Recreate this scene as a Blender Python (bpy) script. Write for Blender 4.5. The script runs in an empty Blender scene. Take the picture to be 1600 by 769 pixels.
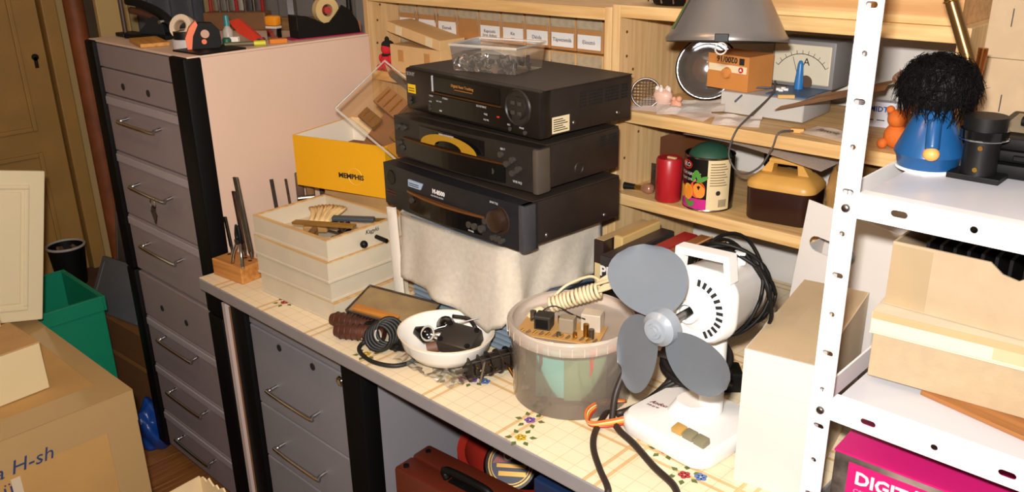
import bpy, bmesh, math, random
from mathutils import Vector, Matrix, Euler
random.seed(7)
scene = bpy.context.scene
col = scene.collection
PI = math.pi

# ------------------------------------------------------------------ camera
cam_data = bpy.data.cameras.new('camera')
cam = bpy.data.objects.new('camera', cam_data)
col.objects.link(cam)
cam_data.sensor_width = 36.0
cam_data.lens = 36.0 * 1356.98 / 1600.0
cam_data.clip_start = 0.02
# rows: world axes written in camera axes (right, down, forward)
RX = Vector((0.7243, 0.2337, -0.6486)); RY = Vector((0.6892, -0.2690, 0.6728)); RZ = Vector((-0.0172, -0.9343, -0.3560))
right = Vector((RX[0], RY[0], RZ[0])); down = Vector((RX[1], RY[1], RZ[1])); fwd = Vector((RX[2], RY[2], RZ[2]))
fwd = -fwd if fwd.dot(Vector((-1, 1, 0))) < 0 else fwd
fwd.normalize(); right = (right - fwd * right.dot(fwd)).normalized(); upv = right.cross(fwd).normalized()
cam.matrix_world = Matrix(((right.x, upv.x, -fwd.x, 0.0), (right.y, upv.y, -fwd.y, 0.0), (right.z, upv.z, -fwd.z, 1.56), (0, 0, 0, 1)))
scene.camera = cam

# ------------------------------------------------------------------ light and exposure
world = bpy.data.worlds.new('world'); scene.world = world; world.use_nodes = True
world.node_tree.nodes['Background'].inputs[0].default_value = (1.0, 0.72, 0.45, 1)
world.node_tree.nodes['Background'].inputs[1].default_value = 0.05
fl = bpy.data.lights.new('camera_flash', 'AREA'); fl.shape = 'RECTANGLE'; fl.size = 0.05; fl.size_y = 0.03
fl.energy = 40.0; fl.color = (1.0, 0.955, 0.91)
flo = bpy.data.objects.new('camera_flash', fl); col.objects.link(flo)
flo.matrix_world = Matrix.Translation(cam.matrix_world.translation + upv * 0.075 - right * 0.03 - fwd * 0.02) @ cam.matrix_world.to_3x3().to_4x4()
vs = scene.view_settings
vs.view_transform = 'Standard'; vs.look = 'None'; vs.gamma = 1.0; vs.use_curve_mapping = False; vs.exposure = 0.0

# ------------------------------------------------------------------ materials
MATS = {}
def lin(c):
    c = c.lstrip('#'); v = [int(c[i:i+2], 16) / 255.0 for i in (0, 2, 4)]
    return tuple((x / 12.92 if x <= 0.04045 else ((x + 0.055) / 1.055) ** 2.4) for x in v) + (1.0,)
def M(name, c, rough=0.5, metal=0.0, var=0.0, scale=20.0, bump=0.0, bscale=200.0, c2=None, stretch=None, trans=0.0, alpha=1.0, emit=0.0, sub=0.0, detail=4.0, spec=None):
    if name in MATS: return MATS[name]
    m = bpy.data.materials.new(name); m.use_nodes = True; MATS[name] = m
    nt = m.node_tree; b = nt.nodes['Principled BSDF']
    b.inputs['Base Color'].default_value = lin(c); b.inputs['Roughness'].default_value = rough; b.inputs['Metallic'].default_value = metal
    if spec is not None: b.inputs['Specular IOR Level'].default_value = spec
    if trans: b.inputs['Transmission Weight'].default_value = trans; b.inputs['IOR'].default_value = 1.3
    if alpha < 1: b.inputs['Alpha'].default_value = alpha
    if emit: b.inputs['Emission Color'].default_value = lin(c); b.inputs['Emission Strength'].default_value = emit
    tc = nt.nodes.new('ShaderNodeTexCoord'); mp = nt.nodes.new('ShaderNodeMapping')
    nt.links.new(tc.outputs['Object'], mp.inputs['Vector'])
    if stretch: mp.inputs['Scale'].default_value = stretch
    if var or c2:
        n = nt.nodes.new('ShaderNodeTexNoise'); n.inputs['Scale'].default_value = scale; n.inputs['Detail'].default_value = detail
        nt.links.new(mp.outputs[0], n.inputs['Vector'])
        r = nt.nodes.new('ShaderNodeValToRGB'); r.color_ramp.elements[0].position = 0.35; r.color_ramp.elements[1].position = 0.65
        l1 = lin(c); l2 = lin(c2) if c2 else tuple(x * (1 - var) for x in l1[:3]) + (1,)
        r.color_ramp.elements[0].color = l2; r.color_ramp.elements[1].color = l1
        nt.links.new(n.outputs['Fac'], r.inputs[0]); nt.links.new(r.outputs[0], b.inputs['Base Color'])
    if bump:
        n2 = nt.nodes.new('ShaderNodeTexNoise'); n2.inputs['Scale'].default_value = bscale; n2.inputs['Detail'].default_value = 3
        nt.links.new(tc.outputs['Object'], n2.inputs['Vector'])
        bp = nt.nodes.new('ShaderNodeBump'); bp.inputs['Strength'].default_value = bump; bp.inputs['Distance'].default_value = 0.002
        nt.links.new(n2.outputs['Fac'], bp.inputs['Height']); nt.links.new(bp.outputs[0], b.inputs['Normal'])
    return m
def wood(name, c, c2, axis='x', rough=0.55, scale=1.0):
    st = {'x': (1.2, 22, 22), 'y': (22, 1.2, 22), 'z': (22, 22, 1.2)}[axis]
    return M(name, c, rough, c2=c2, scale=4.0 * scale, stretch=st, detail=6.0)
PINE_X = wood('pine_x', '#e0bd84', '#c99f64', 'x'); PINE_Z = wood('pine_z', '#dfbe8a', '#cfa670', 'z'); PINE_Y = wood('pine_y', '#dcb880', '#c79d62', 'y')
CARD = M('cardboard', '#c69a62', 0.85, var=0.12, scale=14, bump=0.15, bscale=120)
CARD_L = M('light_cardboard', '#b39b7c', 0.85, var=0.08, scale=30, bump=0.15, bscale=160)
CARD_D = M('dark_cardboard', '#8a5d35', 0.85, var=0.15, scale=14)
BLACK = M('black_plastic', '#0f0e0d', 0.5, var=0.3, scale=40, spec=0.25)
BLACK_G = M('black_gloss', '#0b0b0c', 0.15)
RUBBER = M('black_rubber', '#161413', 0.55, var=0.3, scale=60)
WHITE = M('white_plastic', '#e6e4df', 0.35)
WHITE_P = M('white_paper', '#eeebe6', 0.8, var=0.04, scale=25)
CREAM = M('cream_paint', '#e9dcb6', 0.45)
CHROME = M('chrome', '#c2c4c8', 0.12, 1.0)
STEEL = M('steel', '#8d8883', 0.35, 1.0, var=0.3, scale=60)
DSTEEL = M('dark_steel', '#57504a', 0.45, 1.0, var=0.4, scale=60)
RUST = M('rusty_steel', '#5b4236', 0.6, 0.6, var=0.5, scale=80)
BRASS = M('brass', '#b98d3e', 0.3, 1.0)
GREYP = M('grey_plastic', '#9b9a98', 0.45)
RED = M('red_plastic', '#b9281f', 0.4)
ORANGE = M('orange_plastic', '#e2641a', 0.4)
INK = M('ink', '#1c1a1a', 0.7)
WINK = M('white_ink', '#dedbd6', 0.6)
def clear(name, c, gloss=0.1, dif=0.08, tint='#ffffff'):
    if name in MATS: return MATS[name]
    m = bpy.data.materials.new(name); m.use_nodes = True; MATS[name] = m; nt = m.node_tree
    nt.nodes.remove(nt.nodes['Principled BSDF']); out = nt.nodes['Material Output']
    tr = nt.nodes.new('ShaderNodeBsdfTransparent'); tr.inputs[0].default_value = lin(tint)
    di = nt.nodes.new('ShaderNodeBsdfDiffuse'); di.inputs[0].default_value = lin(c)
    gl = nt.nodes.new('ShaderNodeBsdfGlossy'); gl.inputs['Roughness'].default_value = 0.08
    m1 = nt.nodes.new('ShaderNodeMixShader'); m1.inputs[0].default_value = dif; nt.links.new(tr.outputs[0], m1.inputs[1]); nt.links.new(di.outputs[0], m1.inputs[2])
    m2 = nt.nodes.new('ShaderNodeMixShader'); nt.links.new(m1.outputs[0], m2.inputs[1]); nt.links.new(gl.outputs[0], m2.inputs[2])
    fr = nt.nodes.new('ShaderNodeFresnel'); fr.inputs[0].default_value = 1.35
    mu = nt.nodes.new('ShaderNodeMath'); mu.operation = 'ADD'; mu.inputs[1].default_value = gloss * 0.3; nt.links.new(fr.outputs[0], mu.inputs[0]); nt.links.new(mu.outputs[0], m2.inputs[0])
    nt.links.new(m2.outputs[0], out.inputs[0]); return m
CLEAR = clear('clear_plastic', '#fff4e4', 0.05, 0.06)
CLEAR_M = clear('milky_plastic', '#e8d6c4', 0.06, 0.2)
MILKY_LID = clear('milky_lid', '#ecdac8', 0.06, 0.5)

# ------------------------------------------------------------------ mesh helpers
class B:
    def __init__(self): self.bm = bmesh.new()
    def box(self, x0, x1, y0, y1, z0, z1, bev=0.0, m=None):
        r = bmesh.ops.create_cube(self.bm, size=1.0); vs_ = r['verts']
        for v in vs_:
            v.co = Vector((x0 + (v.co.x + .5) * (x1 - x0), y0 + (v.co.y + .5) * (y1 - y0), z0 + (v.co.z + .5) * (z1 - z0)))
        if bev:
            es = list({e for v in vs_ for e in v.link_edges})
            q = bmesh.ops.bevel(self.bm, geom=es, offset=bev, segments=2, affect='EDGES', profile=0.5)
            vs_ = list({v for f in q['faces'] for v in f.verts} | {v for v in vs_ if v.is_valid})
        if m is not None: bmesh.ops.transform(self.bm, matrix=m, verts=[v for v in vs_ if v.is_valid])
        return self
    def cbox(self, c, s, bev=0.0, rot=(0, 0, 0)):
        m = Matrix.Translation(Vector(c)) @ Euler(rot).to_matrix().to_4x4()
        return self.box(-s[0]/2, s[0]/2, -s[1]/2, s[1]/2, -s[2]/2, s[2]/2, bev, m)
    def cyl(self, p0, p1, r0, r1=None, seg=16, caps=True):
        r1 = r0 if r1 is None else r1
        p0 = Vector(p0); p1 = Vector(p1); d = (p1 - p0)
        q = d.to_track_quat('Z', 'Y').to_matrix(); a = []; b_ = []
        for i in range(seg):
            t = 2 * PI * i / seg; o = q @ Vector((math.cos(t), math.sin(t), 0))
            a.append(self.bm.verts.new(p0 + o * r0)); b_.append(self.bm.verts.new(p1 + o * r1))
        for i in range(seg):
            j = (i + 1) % seg; self.bm.faces.new((a[i], a[j], b_[j], b_[i]))
        if caps: self.bm.faces.new(a[::-1]); self.bm.faces.new(b_)
        return self
    def tube(self, pts, r, seg=8, sm=4, caps=True, r_end=None):
        P_ = [Vector(p) for p in pts]
        if sm > 1 and len(P_) > 2:
            Q = []
            for i in range(len(P_) - 1):
                p0 = P_[max(i-1, 0)]; p1 = P_[i]; p2 = P_[i+1]; p3 = P_[min(i+2, len(P_)-1)]
                for k in range(sm):
                    t = k / sm
                    Q.append(0.5 * ((2*p1) + (p2-p0)*t + (2*p0-5*p1+4*p2-p3)*t*t + (3*p1-p0-3*p2+p3)*t**3))
            Q.append(P_[-1]); P_ = Q
        rings = []; nrm = None
        for i, p in enumerate(P_):
            tg = (P_[min(i+1, len(P_)-1)] - P_[max(i-1, 0)])
            tg = tg.normalized() if tg.length > 1e-9 else Vector((0, 0, 1))
            if nrm is None:
                nrm = tg.orthogonal().normalized()
            else:
                nrm = (nrm - tg * nrm.dot(tg)); nrm = nrm.normalized() if nrm.length > 1e-6 else tg.orthogonal().normalized()
            bn = tg.cross(nrm)
            rr = r if r_end is None else r + (r_end - r) * i / (len(P_) - 1)
            rings.append([self.bm.verts.new(p + (nrm * math.cos(2*PI*k/seg) + bn * math.sin(2*PI*k/seg)) * rr) for k in range(seg)])
        for a, b_ in zip(rings, rings[1:]):
            for k in range(seg):
                j = (k + 1) % seg; self.bm.faces.new((a[k], a[j], b_[j], b_[k]))
        if caps: self.bm.faces.new(rings[0][::-1]); self.bm.faces.new(rings[-1])
        return self
    def lathe(self, prof, seg=32, c=(0, 0, 0), m=None, sx=1.0, sy=1.0):
        c = Vector(c); rings = []; new = []
        for r, z in prof:
            if r < 1e-6:
                v = self.bm.verts.new(c + Vector((0, 0, z))); rings.append([v]); new.append(v)
            else:
                ring = [self.bm.verts.new(c + Vector((sx * r*math.cos(2*PI*k/seg), sy * r*math.sin(2*PI*k/seg), z))) for k in range(seg)]
                rings.append(ring); new += ring
        for a, b_ in zip(rings, rings[1:]):
            for k in range(seg):
                j = (k + 1) % seg
                if len(a) == 1 and len(b_) == 1: break
                if len(a) == 1: self.bm.faces.new((a[0], b_[j], b_[k]))
                elif len(b_) == 1: self.bm.faces.new((a[k], a[j], b_[0]))
                else: self.bm.faces.new((a[k], a[j], b_[j], b_[k]))
        if m is not None: bmesh.ops.transform(self.bm, matrix=m, verts=new)
        return self
    def prism(self, poly, a, b_, axis='z', m=None):
        def P3(u, v, w): return {'z': (u, v, w), 'y': (u, w, v), 'x': (w, u, v)}[axis]
        A = [self.bm.verts.new(P3(u, v, a)) for u, v in poly]; C = [self.bm.verts.new(P3(u, v, b_)) for u, v in poly]
        self.bm.faces.new(A[::-1]); self.bm.faces.new(C); n = len(poly)
        for i in range(n):
            j = (i + 1) % n; self.bm.faces.new((A[i], A[j], C[j], C[i]))
        if m is not None: bmesh.ops.transform(self.bm, matrix=m, verts=A + C)
        return self
    def grid(self, f, nu, nv, th=0.0):
        V = [[self.bm.verts.new(f(i/nu, j/nv)) for j in range(nv+1)] for i in range(nu+1)]
        fs = [self.bm.faces.new((V[i][j], V[i+1][j], V[i+1][j+1], V[i][j+1])) for i in range(nu) for j in range(nv)]
        if th: bmesh.ops.solidify(self.bm, geom=fs, thickness=th)
        return self
    def sphere(self, c, r, sc=(1, 1, 1), u=16, v=10, rot=(0, 0, 0)):
        q = bmesh.ops.create_uvsphere(self.bm, u_segments=u, v_segments=v, radius=r)
        m = Matrix.Translation(Vector(c)) @ Euler(rot).to_matrix().to_4x4() @ Matrix.Diagonal((*sc, 1))
        bmesh.ops.transform(self.bm, matrix=m, verts=q['verts']); return self
    def torus(self, c, R, r, seg=32, s2=8, rot=(0, 0, 0), a0=0.0, a1=2*PI):
        m = Matrix.Translation(Vector(c)) @ Euler(rot).to_matrix().to_4x4()
        full = abs(a1 - a0 - 2*PI) < 1e-6; n = seg if full else seg + 1
        rg = []
        for i in range(n):
            t = a0 + (a1 - a0) * i / seg
            rg.append([self.bm.verts.new(m @ Vector(((R + r*math.cos(2*PI*k/s2))*math.cos(t), (R + r*math.cos(2*PI*k/s2))*math.sin(t), r*math.sin(2*PI*k/s2)))) for k in range(s2)])
        for i in range(n if full else n - 1):
            a = rg[i]; b_ = rg[(i+1) % n]
            for k in range(s2):
                j = (k+1) % s2; self.bm.faces.new((a[k], b_[k], b_[j], a[j]))
        if not full: self.bm.faces.new(rg[0]); self.bm.faces.new(rg[-1][::-1])
        return self
    def open_shell(self, w, d, h, z0=0.0, fl=1.0):
        a = [self.bm.verts.new((sx*w/2*(1 if z else fl), sy*d/2*(1 if z else fl), z0+z)) for z in (0, h) for sx, sy in ((-1, -1), (1, -1), (1, 1), (-1, 1))]
        self.bm.faces.new(a[:4])
        for i in range(4): j = (i+1) % 4; self.bm.faces.new((a[i], a[j], a[4+j], a[4+i]))
        return self
    def open_box(self, w, d, h, t, z0=0.0, tb=None):
        tb = tb or t
        self.box(-w/2, w/2, -d/2, d/2, z0, z0+tb)
        self.box(-w/2, w/2, -d/2, -d/2+t, z0+tb, z0+h); self.box(-w/2, w/2, d/2-t, d/2, z0+tb, z0+h)
        self.box(-w/2, -w/2+t, -d/2+t, d/2-t, z0+tb, z0+h); self.box(w/2-t, w/2, -d/2+t, d/2-t, z0+tb, z0+h)
        return self
    def build(self, name, mat, parent=None, smooth=None, loc=None, rot=None):
        me = bpy.data.meshes.new(name)
        bmesh.ops.recalc_face_normals(self.bm, faces=self.bm.faces[:])
        self.bm.to_mesh(me); self.bm.free()
        if mat is not None: me.materials.append(mat)
        o = bpy.data.objects.new(name, me); col.objects.link(o)
        if parent is not None: o.parent = parent
        if loc: o.location = loc
        if rot: o.rotation_euler = rot
        if smooth is not None:
            me.shade_smooth()
            if smooth < 180:
                try: me.set_sharp_from_angle(angle=math.radians(smooth))
                except Exception: pass
        return o
def tag(o, label, cat, group=None):
    o['label'] = label; o['category'] = cat
    if group: o['group'] = group
    return o
def thing(name, label, cat, loc=(0, 0, 0), rz=0.0, group=None, rot=None):
    o = bpy.data.objects.new(name, None); col.objects.link(o); o.empty_display_size = 0.05
    o.location = loc; o.rotation_euler = rot if rot else (0, 0, math.radians(rz))
    return tag(o, label, cat, group)
def struct(o):
    o['kind'] = 'structure'; return o
def bx(*a, **k): return B().box(*a, **k)
def copy_tree(o, parent=None):
    c = o.copy(); col.objects.link(c)
    c.parent = parent
    for ch in o.children: copy_tree(ch, c)
    return c
def text(s, size, mat, parent, loc, rot=(PI/2, 0, 0), ext=0.0003, name='lettering', align='LEFT', sx=1.0, shear=0.0, bold=0.0):
    cu = bpy.data.curves.new('t', 'FONT'); cu.body = s; cu.size = size; cu.extrude = ext; cu.align_x = align; cu.shear = shear; cu.offset = bold; cu.resolution_u = 2
    t = bpy.data.objects.new('t', cu); col.objects.link(t)
    bpy.context.view_layer.update()
    me = bpy.data.meshes.new_from_object(t.evaluated_get(bpy.context.evaluated_depsgraph_get()))
    bpy.data.objects.remove(t); bpy.data.curves.remove(cu)
    me.name = name; me.materials.clear(); me.materials.append(mat)
    o = bpy.data.objects.new(name, me); col.objects.link(o); o.parent = parent; o.location = loc; o.rotation_euler = rot; o.scale = (sx, 1, 1)
    return o
def R(d): return math.radians(d)

# ------------------------------------------------------------------ the room
FZ = -0.06
FLOORW = wood('laminate', '#a06a38', '#7d4d25', 'y', 0.4)
f = struct(bx(-3.5, 1.6, -1.7, 1.92, FZ - 0.08, FZ - 0.012).build('floor', M('subfloor', '#3a2414', 0.8)))
pm = None
for i in range(17):
    for j in range(3):
        x0 = -3.38 + i * 0.13; y0 = -0.1 + j * 0.62 + (0.3 if i % 2 else 0.0)
        if pm is None:
            p = bx(0.001, 0.129, 0.001, 0.619, -0.012, 0.0, bev=0.001).build('plank', FLOORW, f); pm = p.data
        else:
            p = bpy.data.objects.new('plank', pm); col.objects.link(p); p.parent = f
        p.location = (x0, y0, FZ)
rest = bx(-1.168, 1.5, -1.6, 1.82, FZ - 0.012, FZ).build('floor_covering', FLOORW, f)
WALL = M('wall_paint', '#d9d4cd', 0.9, var=0.04, scale=6, bump=0.1, bscale=60)
struct(bx(-3.5, 1.6, 1.82, 1.92, FZ, 2.42).build('wall_back', WALL))
struct(bx(-3.5, -3.42, -1.7, 1.82, FZ, 2.42).build('wall_left', M('wall_left_paint', '#b89a66', 0.9, var=0.05, scale=6)))
struct(bx(1.5, 1.6, -1.7, 1.82, FZ, 2.42).build('wall_right', WALL))
struct(bx(-3.42, 1.5, -1.7, -1.6, FZ, 2.42).build('wall_front', WALL))
struct(bx(-3.5, 1.6, -1.7, 1.92, 2.42, 2.5).build('ceiling', WALL))
# door on the left wall
OCHRE = M('ochre_door_paint', '#a07a3c', 0.55, var=0.12, scale=9, bump=0.1, bscale=30)
dr = struct(bx(-3.42, -3.385, 0.30, 1.125, FZ + 0.01, 1.98).build('door_1', OCHRE))
g = B()
for (z0, z1) in ((0.05, 0.78), (0.86, 1.86)):
    for (y0, y1) in ((0.42, 1.045),):
        g.box(-3.385, -3.374, y0, y0+.016, z0, z1, .003); g.box(-3.385, -3.374, y1-.016, y1, z0, z1, .003)
        g.box(-3.385, -3.374, y0+.016, y1-.016, z0, z0+.016, .003); g.box(-3.385, -3.374, y0+.016, y1-.016, z1-.016, z1, .003)
g.build('panel_moulding', OCHRE, dr)
k = B(); k.cyl((-3.386, 1.088, 1.118), (-3.381, 1.088, 1.118), .012, seg=12).box(-3.386, -3.381, 1.082, 1.094, 1.08, 1.118)
k.build('keyhole_plate', M('old_iron', '#2c2016', 0.5, 0.7), dr)
struct(bx(-3.42, -3.36, 1.135, 1.185, FZ, 2.05, .004).build('trim_1', OCHRE))
# warm ceiling lamp of the room, above the frame
lm = thing('pendant_lamp', 'warm pendant lamp hanging from the ceiling', 'lamp', (-1.05, 0.25, 2.2))
B().cyl((0, 0, .08), (0, 0, .22), .004, seg=8).build('cord', BLACK, lm)
B().lathe([(.02, .08), (.05, .07), (.13, .0), (.128, -.002), (.048, .065), (.018, .076)], 28).build('shade', WHITE, lm, 60)
B().sphere((0, 0, .0), .045, u=20, v=12).build('bulb', M('lit_bulb', '#ffc486', 0.5, emit=190.0), lm, 180)

# ------------------------------------------------------------------ desk
GREYEDGE = M('desk_edge_grey', '#8f8a8b', 0.5, var=0.06, scale=30)
desk = thing('workbench', 'long grey-edged workbench desk carrying the video recorders and fan', 'desk', (0, 0, 0))
bx(-1.928, -0.425, 0.885, 1.80, 0.708, 0.7385, .003).build('desktop', GREYEDGE, desk)
bx(-0.475, -0.445, 0.93, 1.78, FZ, 0.708).build('leg_panel', GREYEDGE, desk)
bx(-1.925, -0.475, 1.74, 1.76, 0.35, 0.708).build('back_panel', GREYEDGE, desk)
bx(-1.925, -1.90, 0.99, 1.78, FZ, 0.708).build('leg_panel', GREYEDGE, desk)

def cloth_mat():
    m = bpy.data.materials.new('oilcloth_print'); m.use_nodes = True; nt = m.node_tree; b = nt.nodes['Principled BSDF']
    b.inputs['Roughness'].default_value = 0.45
    tc = nt.nodes.new('ShaderNodeTexCoord'); sp = nt.nodes.new('ShaderNodeSeparateXYZ'); nt.links.new(tc.outputs['Object'], sp.inputs[0])
    def mth(op, a, b_=None, v=None):
        n = nt.nodes.new('ShaderNodeMath'); n.operation = op; nt.links.new(a, n.inputs[0])
        if b_ is not None: nt.links.new(b_, n.inputs[1])
        if v is not None: n.inputs[1].default_value = v
        return n.outputs[0]
    def lines(sock, per, off, wid):
        a = mth('ADD', sock, v=10 + off); a = mth('MODULO', a, v=per); return mth('LESS_THAN', a, v=wid)
    tan = None; thin = None
    for s in (sp.outputs[0], sp.outputs[1]):
        for off in (0.0, 0.022):
            l = lines(s, 0.19, off, 0.007); tan = l if tan is None else mth('MAXIMUM', tan, l)
        l = lines(s, 0.0317, 0.0, 0.0011); thin = l if thin is None else mth('MAXIMUM', thin, l)
    def mix(fac, a, c, amt):
        n = nt.nodes.new('ShaderNodeMix'); n.data_type = 'RGBA'
        f_ = mth('MULTIPLY', fac, v=amt); nt.links.new(f_, n.inputs[0])
        if isinstance(a, tuple): n.inputs[6].default_value = a
        else: nt.links.new(a, n.inputs[6])
        n.inputs[7].default_value = c; return n.outputs[2]
    no = nt.nodes.new('ShaderNodeTexNoise'); no.inputs['Scale'].default_value = 9; nt.links.new(tc.outputs['Object'], no.inputs['Vector'])
    c = mix(no.outputs['Fac'], lin('#f3e4c6'), lin('#e6cfa4'), 0.8)
    c = mix(thin, c, lin('#b99a6a'), 0.55); c = mix(tan, c, lin('#c69138'), 0.6)
    nt.links.new(c, b.inputs['Base Color']); return m
oc = tag(bx(-1.926, -0.427, 0.8865, 1.80, 0.7385, 0.74).build('oilcloth', cloth_mat()), 'cream checked oilcloth with printed flowers covering the workbench', 'tablecloth')
FCOL = [M('petal_%d' % i, c, 0.6) for i, c in enumerate(('#a8303a', '#7a5aa0', '#c8a52c', '#c0486a', '#5a78b0'))]
LEAF = M('printed_leaf', '#5c6a34', 0.6)
for (fx, fy, ks) in ((-1.638, .946, (0,)), (-1.10, .965, (2, 0)), (-1.06, .985, (1, 4)), (-.885, .955, (1,)), (-.60, 1.0, (0, 4)), (-.66, 1.035, (3, 1)), (-1.295, .915, (2,)), (-.72, 1.075, (3,)), (-.86, .905, (2,))):
    for n, kk in enumerate(ks):
        cx = fx + n * .022; cy = fy + (n % 2) * .012; g = B()
        for p in range(5):
            t = 2*PI*p/5 + n; g.cyl((cx + .006*math.cos(t), cy + .006*math.sin(t), .7399), (cx + .006*math.cos(t), cy + .006*math.sin(t), .7403), .0048, seg=7)
        g.build('printed_flower', FCOL[kk], oc)
    g = B()
    for p in range(6):
        t = 2*PI*p/6 + fx*9; g.prism([(fx + .014*math.cos(t), fy + .014*math.sin(t)), (fx + .02*math.cos(t+.25), fy + .02*math.sin(t+.25)), (fx + .028*math.cos(t), fy + .028*math.sin(t)), (fx + .02*math.cos(t-.25), fy + .02*math.sin(t-.25))], .7399, .7402)
    g.build('printed_leaves', LEAF, oc)

# ------------------------------------------------------------------ steel drawer cabinets
CABF = M('cabinet_grey_face', '#8d8183', 0.5, var=0.04, scale=8)
CABS = M('cabinet_side_lit', '#dcc0ab', 0.45, var=0.03, scale=5)  # paler and warmer than the front: flash and lamp light painted into the colour
CABSTRIP = M('cabinet_grip_strip', '#a39ba0', 0.4)
POST = M('black_post', '#080708', 0.6, spec=0.15)
def handle(parent, cx, y, z, w=.19, drop=.0):
    g = B(); h = w / 2
    g.tube([(cx-h, y, z+.006), (cx-h, y-.022, z+.003), (cx-h+.006, y-.028, z), (cx+h-.006, y-.028, z), (cx+h, y-.022, z+.003), (cx+h, y, z+.006)], .0045, 8, 3)
    return g.build('handle', CHROME, parent, 60)
cab = thing('drawer_cabinet_tower', 'tall tower of two stacked grey drawer cabinets with black corner posts', 'cabinet', (-2.2125, .943, 0))
W2 = .2775
bx(-W2+.004, W2, .012, .522, .0, 1.262).build('body', CABS, cab)
bx(-W2, W2, .0, .522, 1.262, 1.268, .002).build('top_panel', CABS, cab)
for (a, b_) in ((-W2-.004, -W2+.05), (W2-.072, W2+.002)):
    for (z0, z1) in ((.0, .606), (.609, 1.266)):
        bx(a, b_, -.012, .035, z0, z1, .006).build('corner_post', POST, cab, 40)
bx(-W2+.05, W2-.072, .0, .012, 1.20, 1.26).build('fascia', CABF, cab)
def drawer(parent, x0, x1, z0, z1, hz, strip=True, holes=None, lock=False):
    d = bx(x0, x1, -.001, .014, z0, z1, .003).build('drawer', CABF, parent)
    if strip: bx(x0+.004, x1-.004, -.005, .0, z1-.028, z1-.006, .002).build('grip_strip', CABSTRIP, d)
    if hz: handle(d, (x0+x1)/2, .0, hz, .19 if x1 - x0 > .4 else .185)
    if holes:
        for hx in holes: B().cyl((hx, .0, hz_h), (hx, -.003, hz_h), .009, seg=14).build('grommet_hole', INK, d)
    if lock:
        g = B().lathe([(.0, .006), (.007, .006), (.013, .004), (.014, 0)], 20, m=Matrix.Translation((x1-.02, 0, z1-.02)) @ Matrix.Rotation(PI/2, 4, 'X')); g.build('lock', CHROME, d, 60)
    return d
x0, x1 = -W2+.052, W2-.074
for (z0, z1, hz, hol) in ((1.128, 1.196, None, 1.157), (.967, 1.125, 1.066, None), (.782, .964, .885, None), (.612, .779, .712, None), (.462, .602, None, .518), (.300, .459, .420, None), (.135, .297, .245, None), (.005, .132, .080, None)):
    hz_h = hol
    drawer(cab, x0, x1, z0, z1, hz, hz is not None, (-.10, .045) if hol else None)
for cx in (-.22, .2):
    for cy in (.06, .46):
        g = B().cyl((cx-.014, cy, FZ+.028), (cx+.014, cy, FZ+.028), .028, seg=18).box(cx-.02, cx+.02, cy-.012, cy+.012, FZ+.028, .0)
        g.build('caster', RUBBER, cab)
kx = thing('key_bunch', 'bunch of dark keys hung on the second drawer handle', 'keys', (-2.165, .912, .875))
for i in range(5):
    a = -.5 + i * .25; g = B()
    g.cyl((math.sin(a)*.02, -.004-.002*i, -.018), (math.sin(a)*.02, -.0055-.002*i, -.018), .012, seg=12); g.cbox((math.sin(a)*.034, -.005-.002*i, -.036), (.006, .0018, .032), 0, (0, a, 0)); g.build('key', DSTEEL, kx)
B().torus((0, -.008, .0), .014, .0014, 20, 6, (PI/2, 0, 0)).build('key_ring', STEEL, kx)

un = thing('drawer_unit', 'low grey drawer cabinet with black posts standing under the workbench', 'cabinet', (-1.627, .95, 0))
UNS = M('unit_side_grey', '#8f8c92', 0.5, var=0.04, scale=6)
UNF = M('unit_front_grey', '#86858b', 0.5, var=0.04, scale=8)
bx(-.262, .266, .012, .62, -.01, .69).build('body', UNS, un)
for (a, b_) in ((-.268, -.20), (.197, .268)): bx(a, b_, -.012, .035, -.01, .69, .005).build('corner_post', POST, un, 40)
for (z0, z1, hz, hol, lk) in ((.628, .688, None, None, False), (.405, .625, .478, .602, True), (.245, .402, .312, None, False), (.02, .242, .13, None, False)):
    d = bx(-.197, .194, -.001, .014, z0, z1, .003).build('drawer', UNF, un)
    if hz: handle(d, -.012, 0, hz, .18)
    if hol:
        for hx in (-.067, .072): B().cyl((hx, 0, hol), (hx, -.003, hol), .009, seg=14).build('grommet_hole', INK, d)
        B().lathe([(.0, .006), (.006, .006), (.007, .003), (.011, .005), (.014, 0)], 20, m=Matrix.Translation((.178, 0, .604)) @ Matrix.Rotation(PI/2, 4, 'X')).build('lock', CHROME, d, 60)
for cx in (-.2, .2):
    for cy in (.06, .5): B().cyl((cx-.014, cy, FZ+.026), (cx+.014, cy, FZ+.026), .026, seg=16).box(cx-.02, cx+.02, cy-.01, cy+.01, FZ+.026, -.01).build('caster', RUBBER, un)
tag(bx(-1.918, -1.903, .93, .985, FZ, .66).build('white_board', M('white_laminate', '#cbb9b2', 0.5)), 'narrow white laminated board upright between the two cabinets', 'board')
tag(bx(-1.900, -1.897, .938, .982, FZ, .65).build('brown_strip', CARD_D), 'thin brown fibreboard strip beside the low drawer cabinet', 'board')

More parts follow.
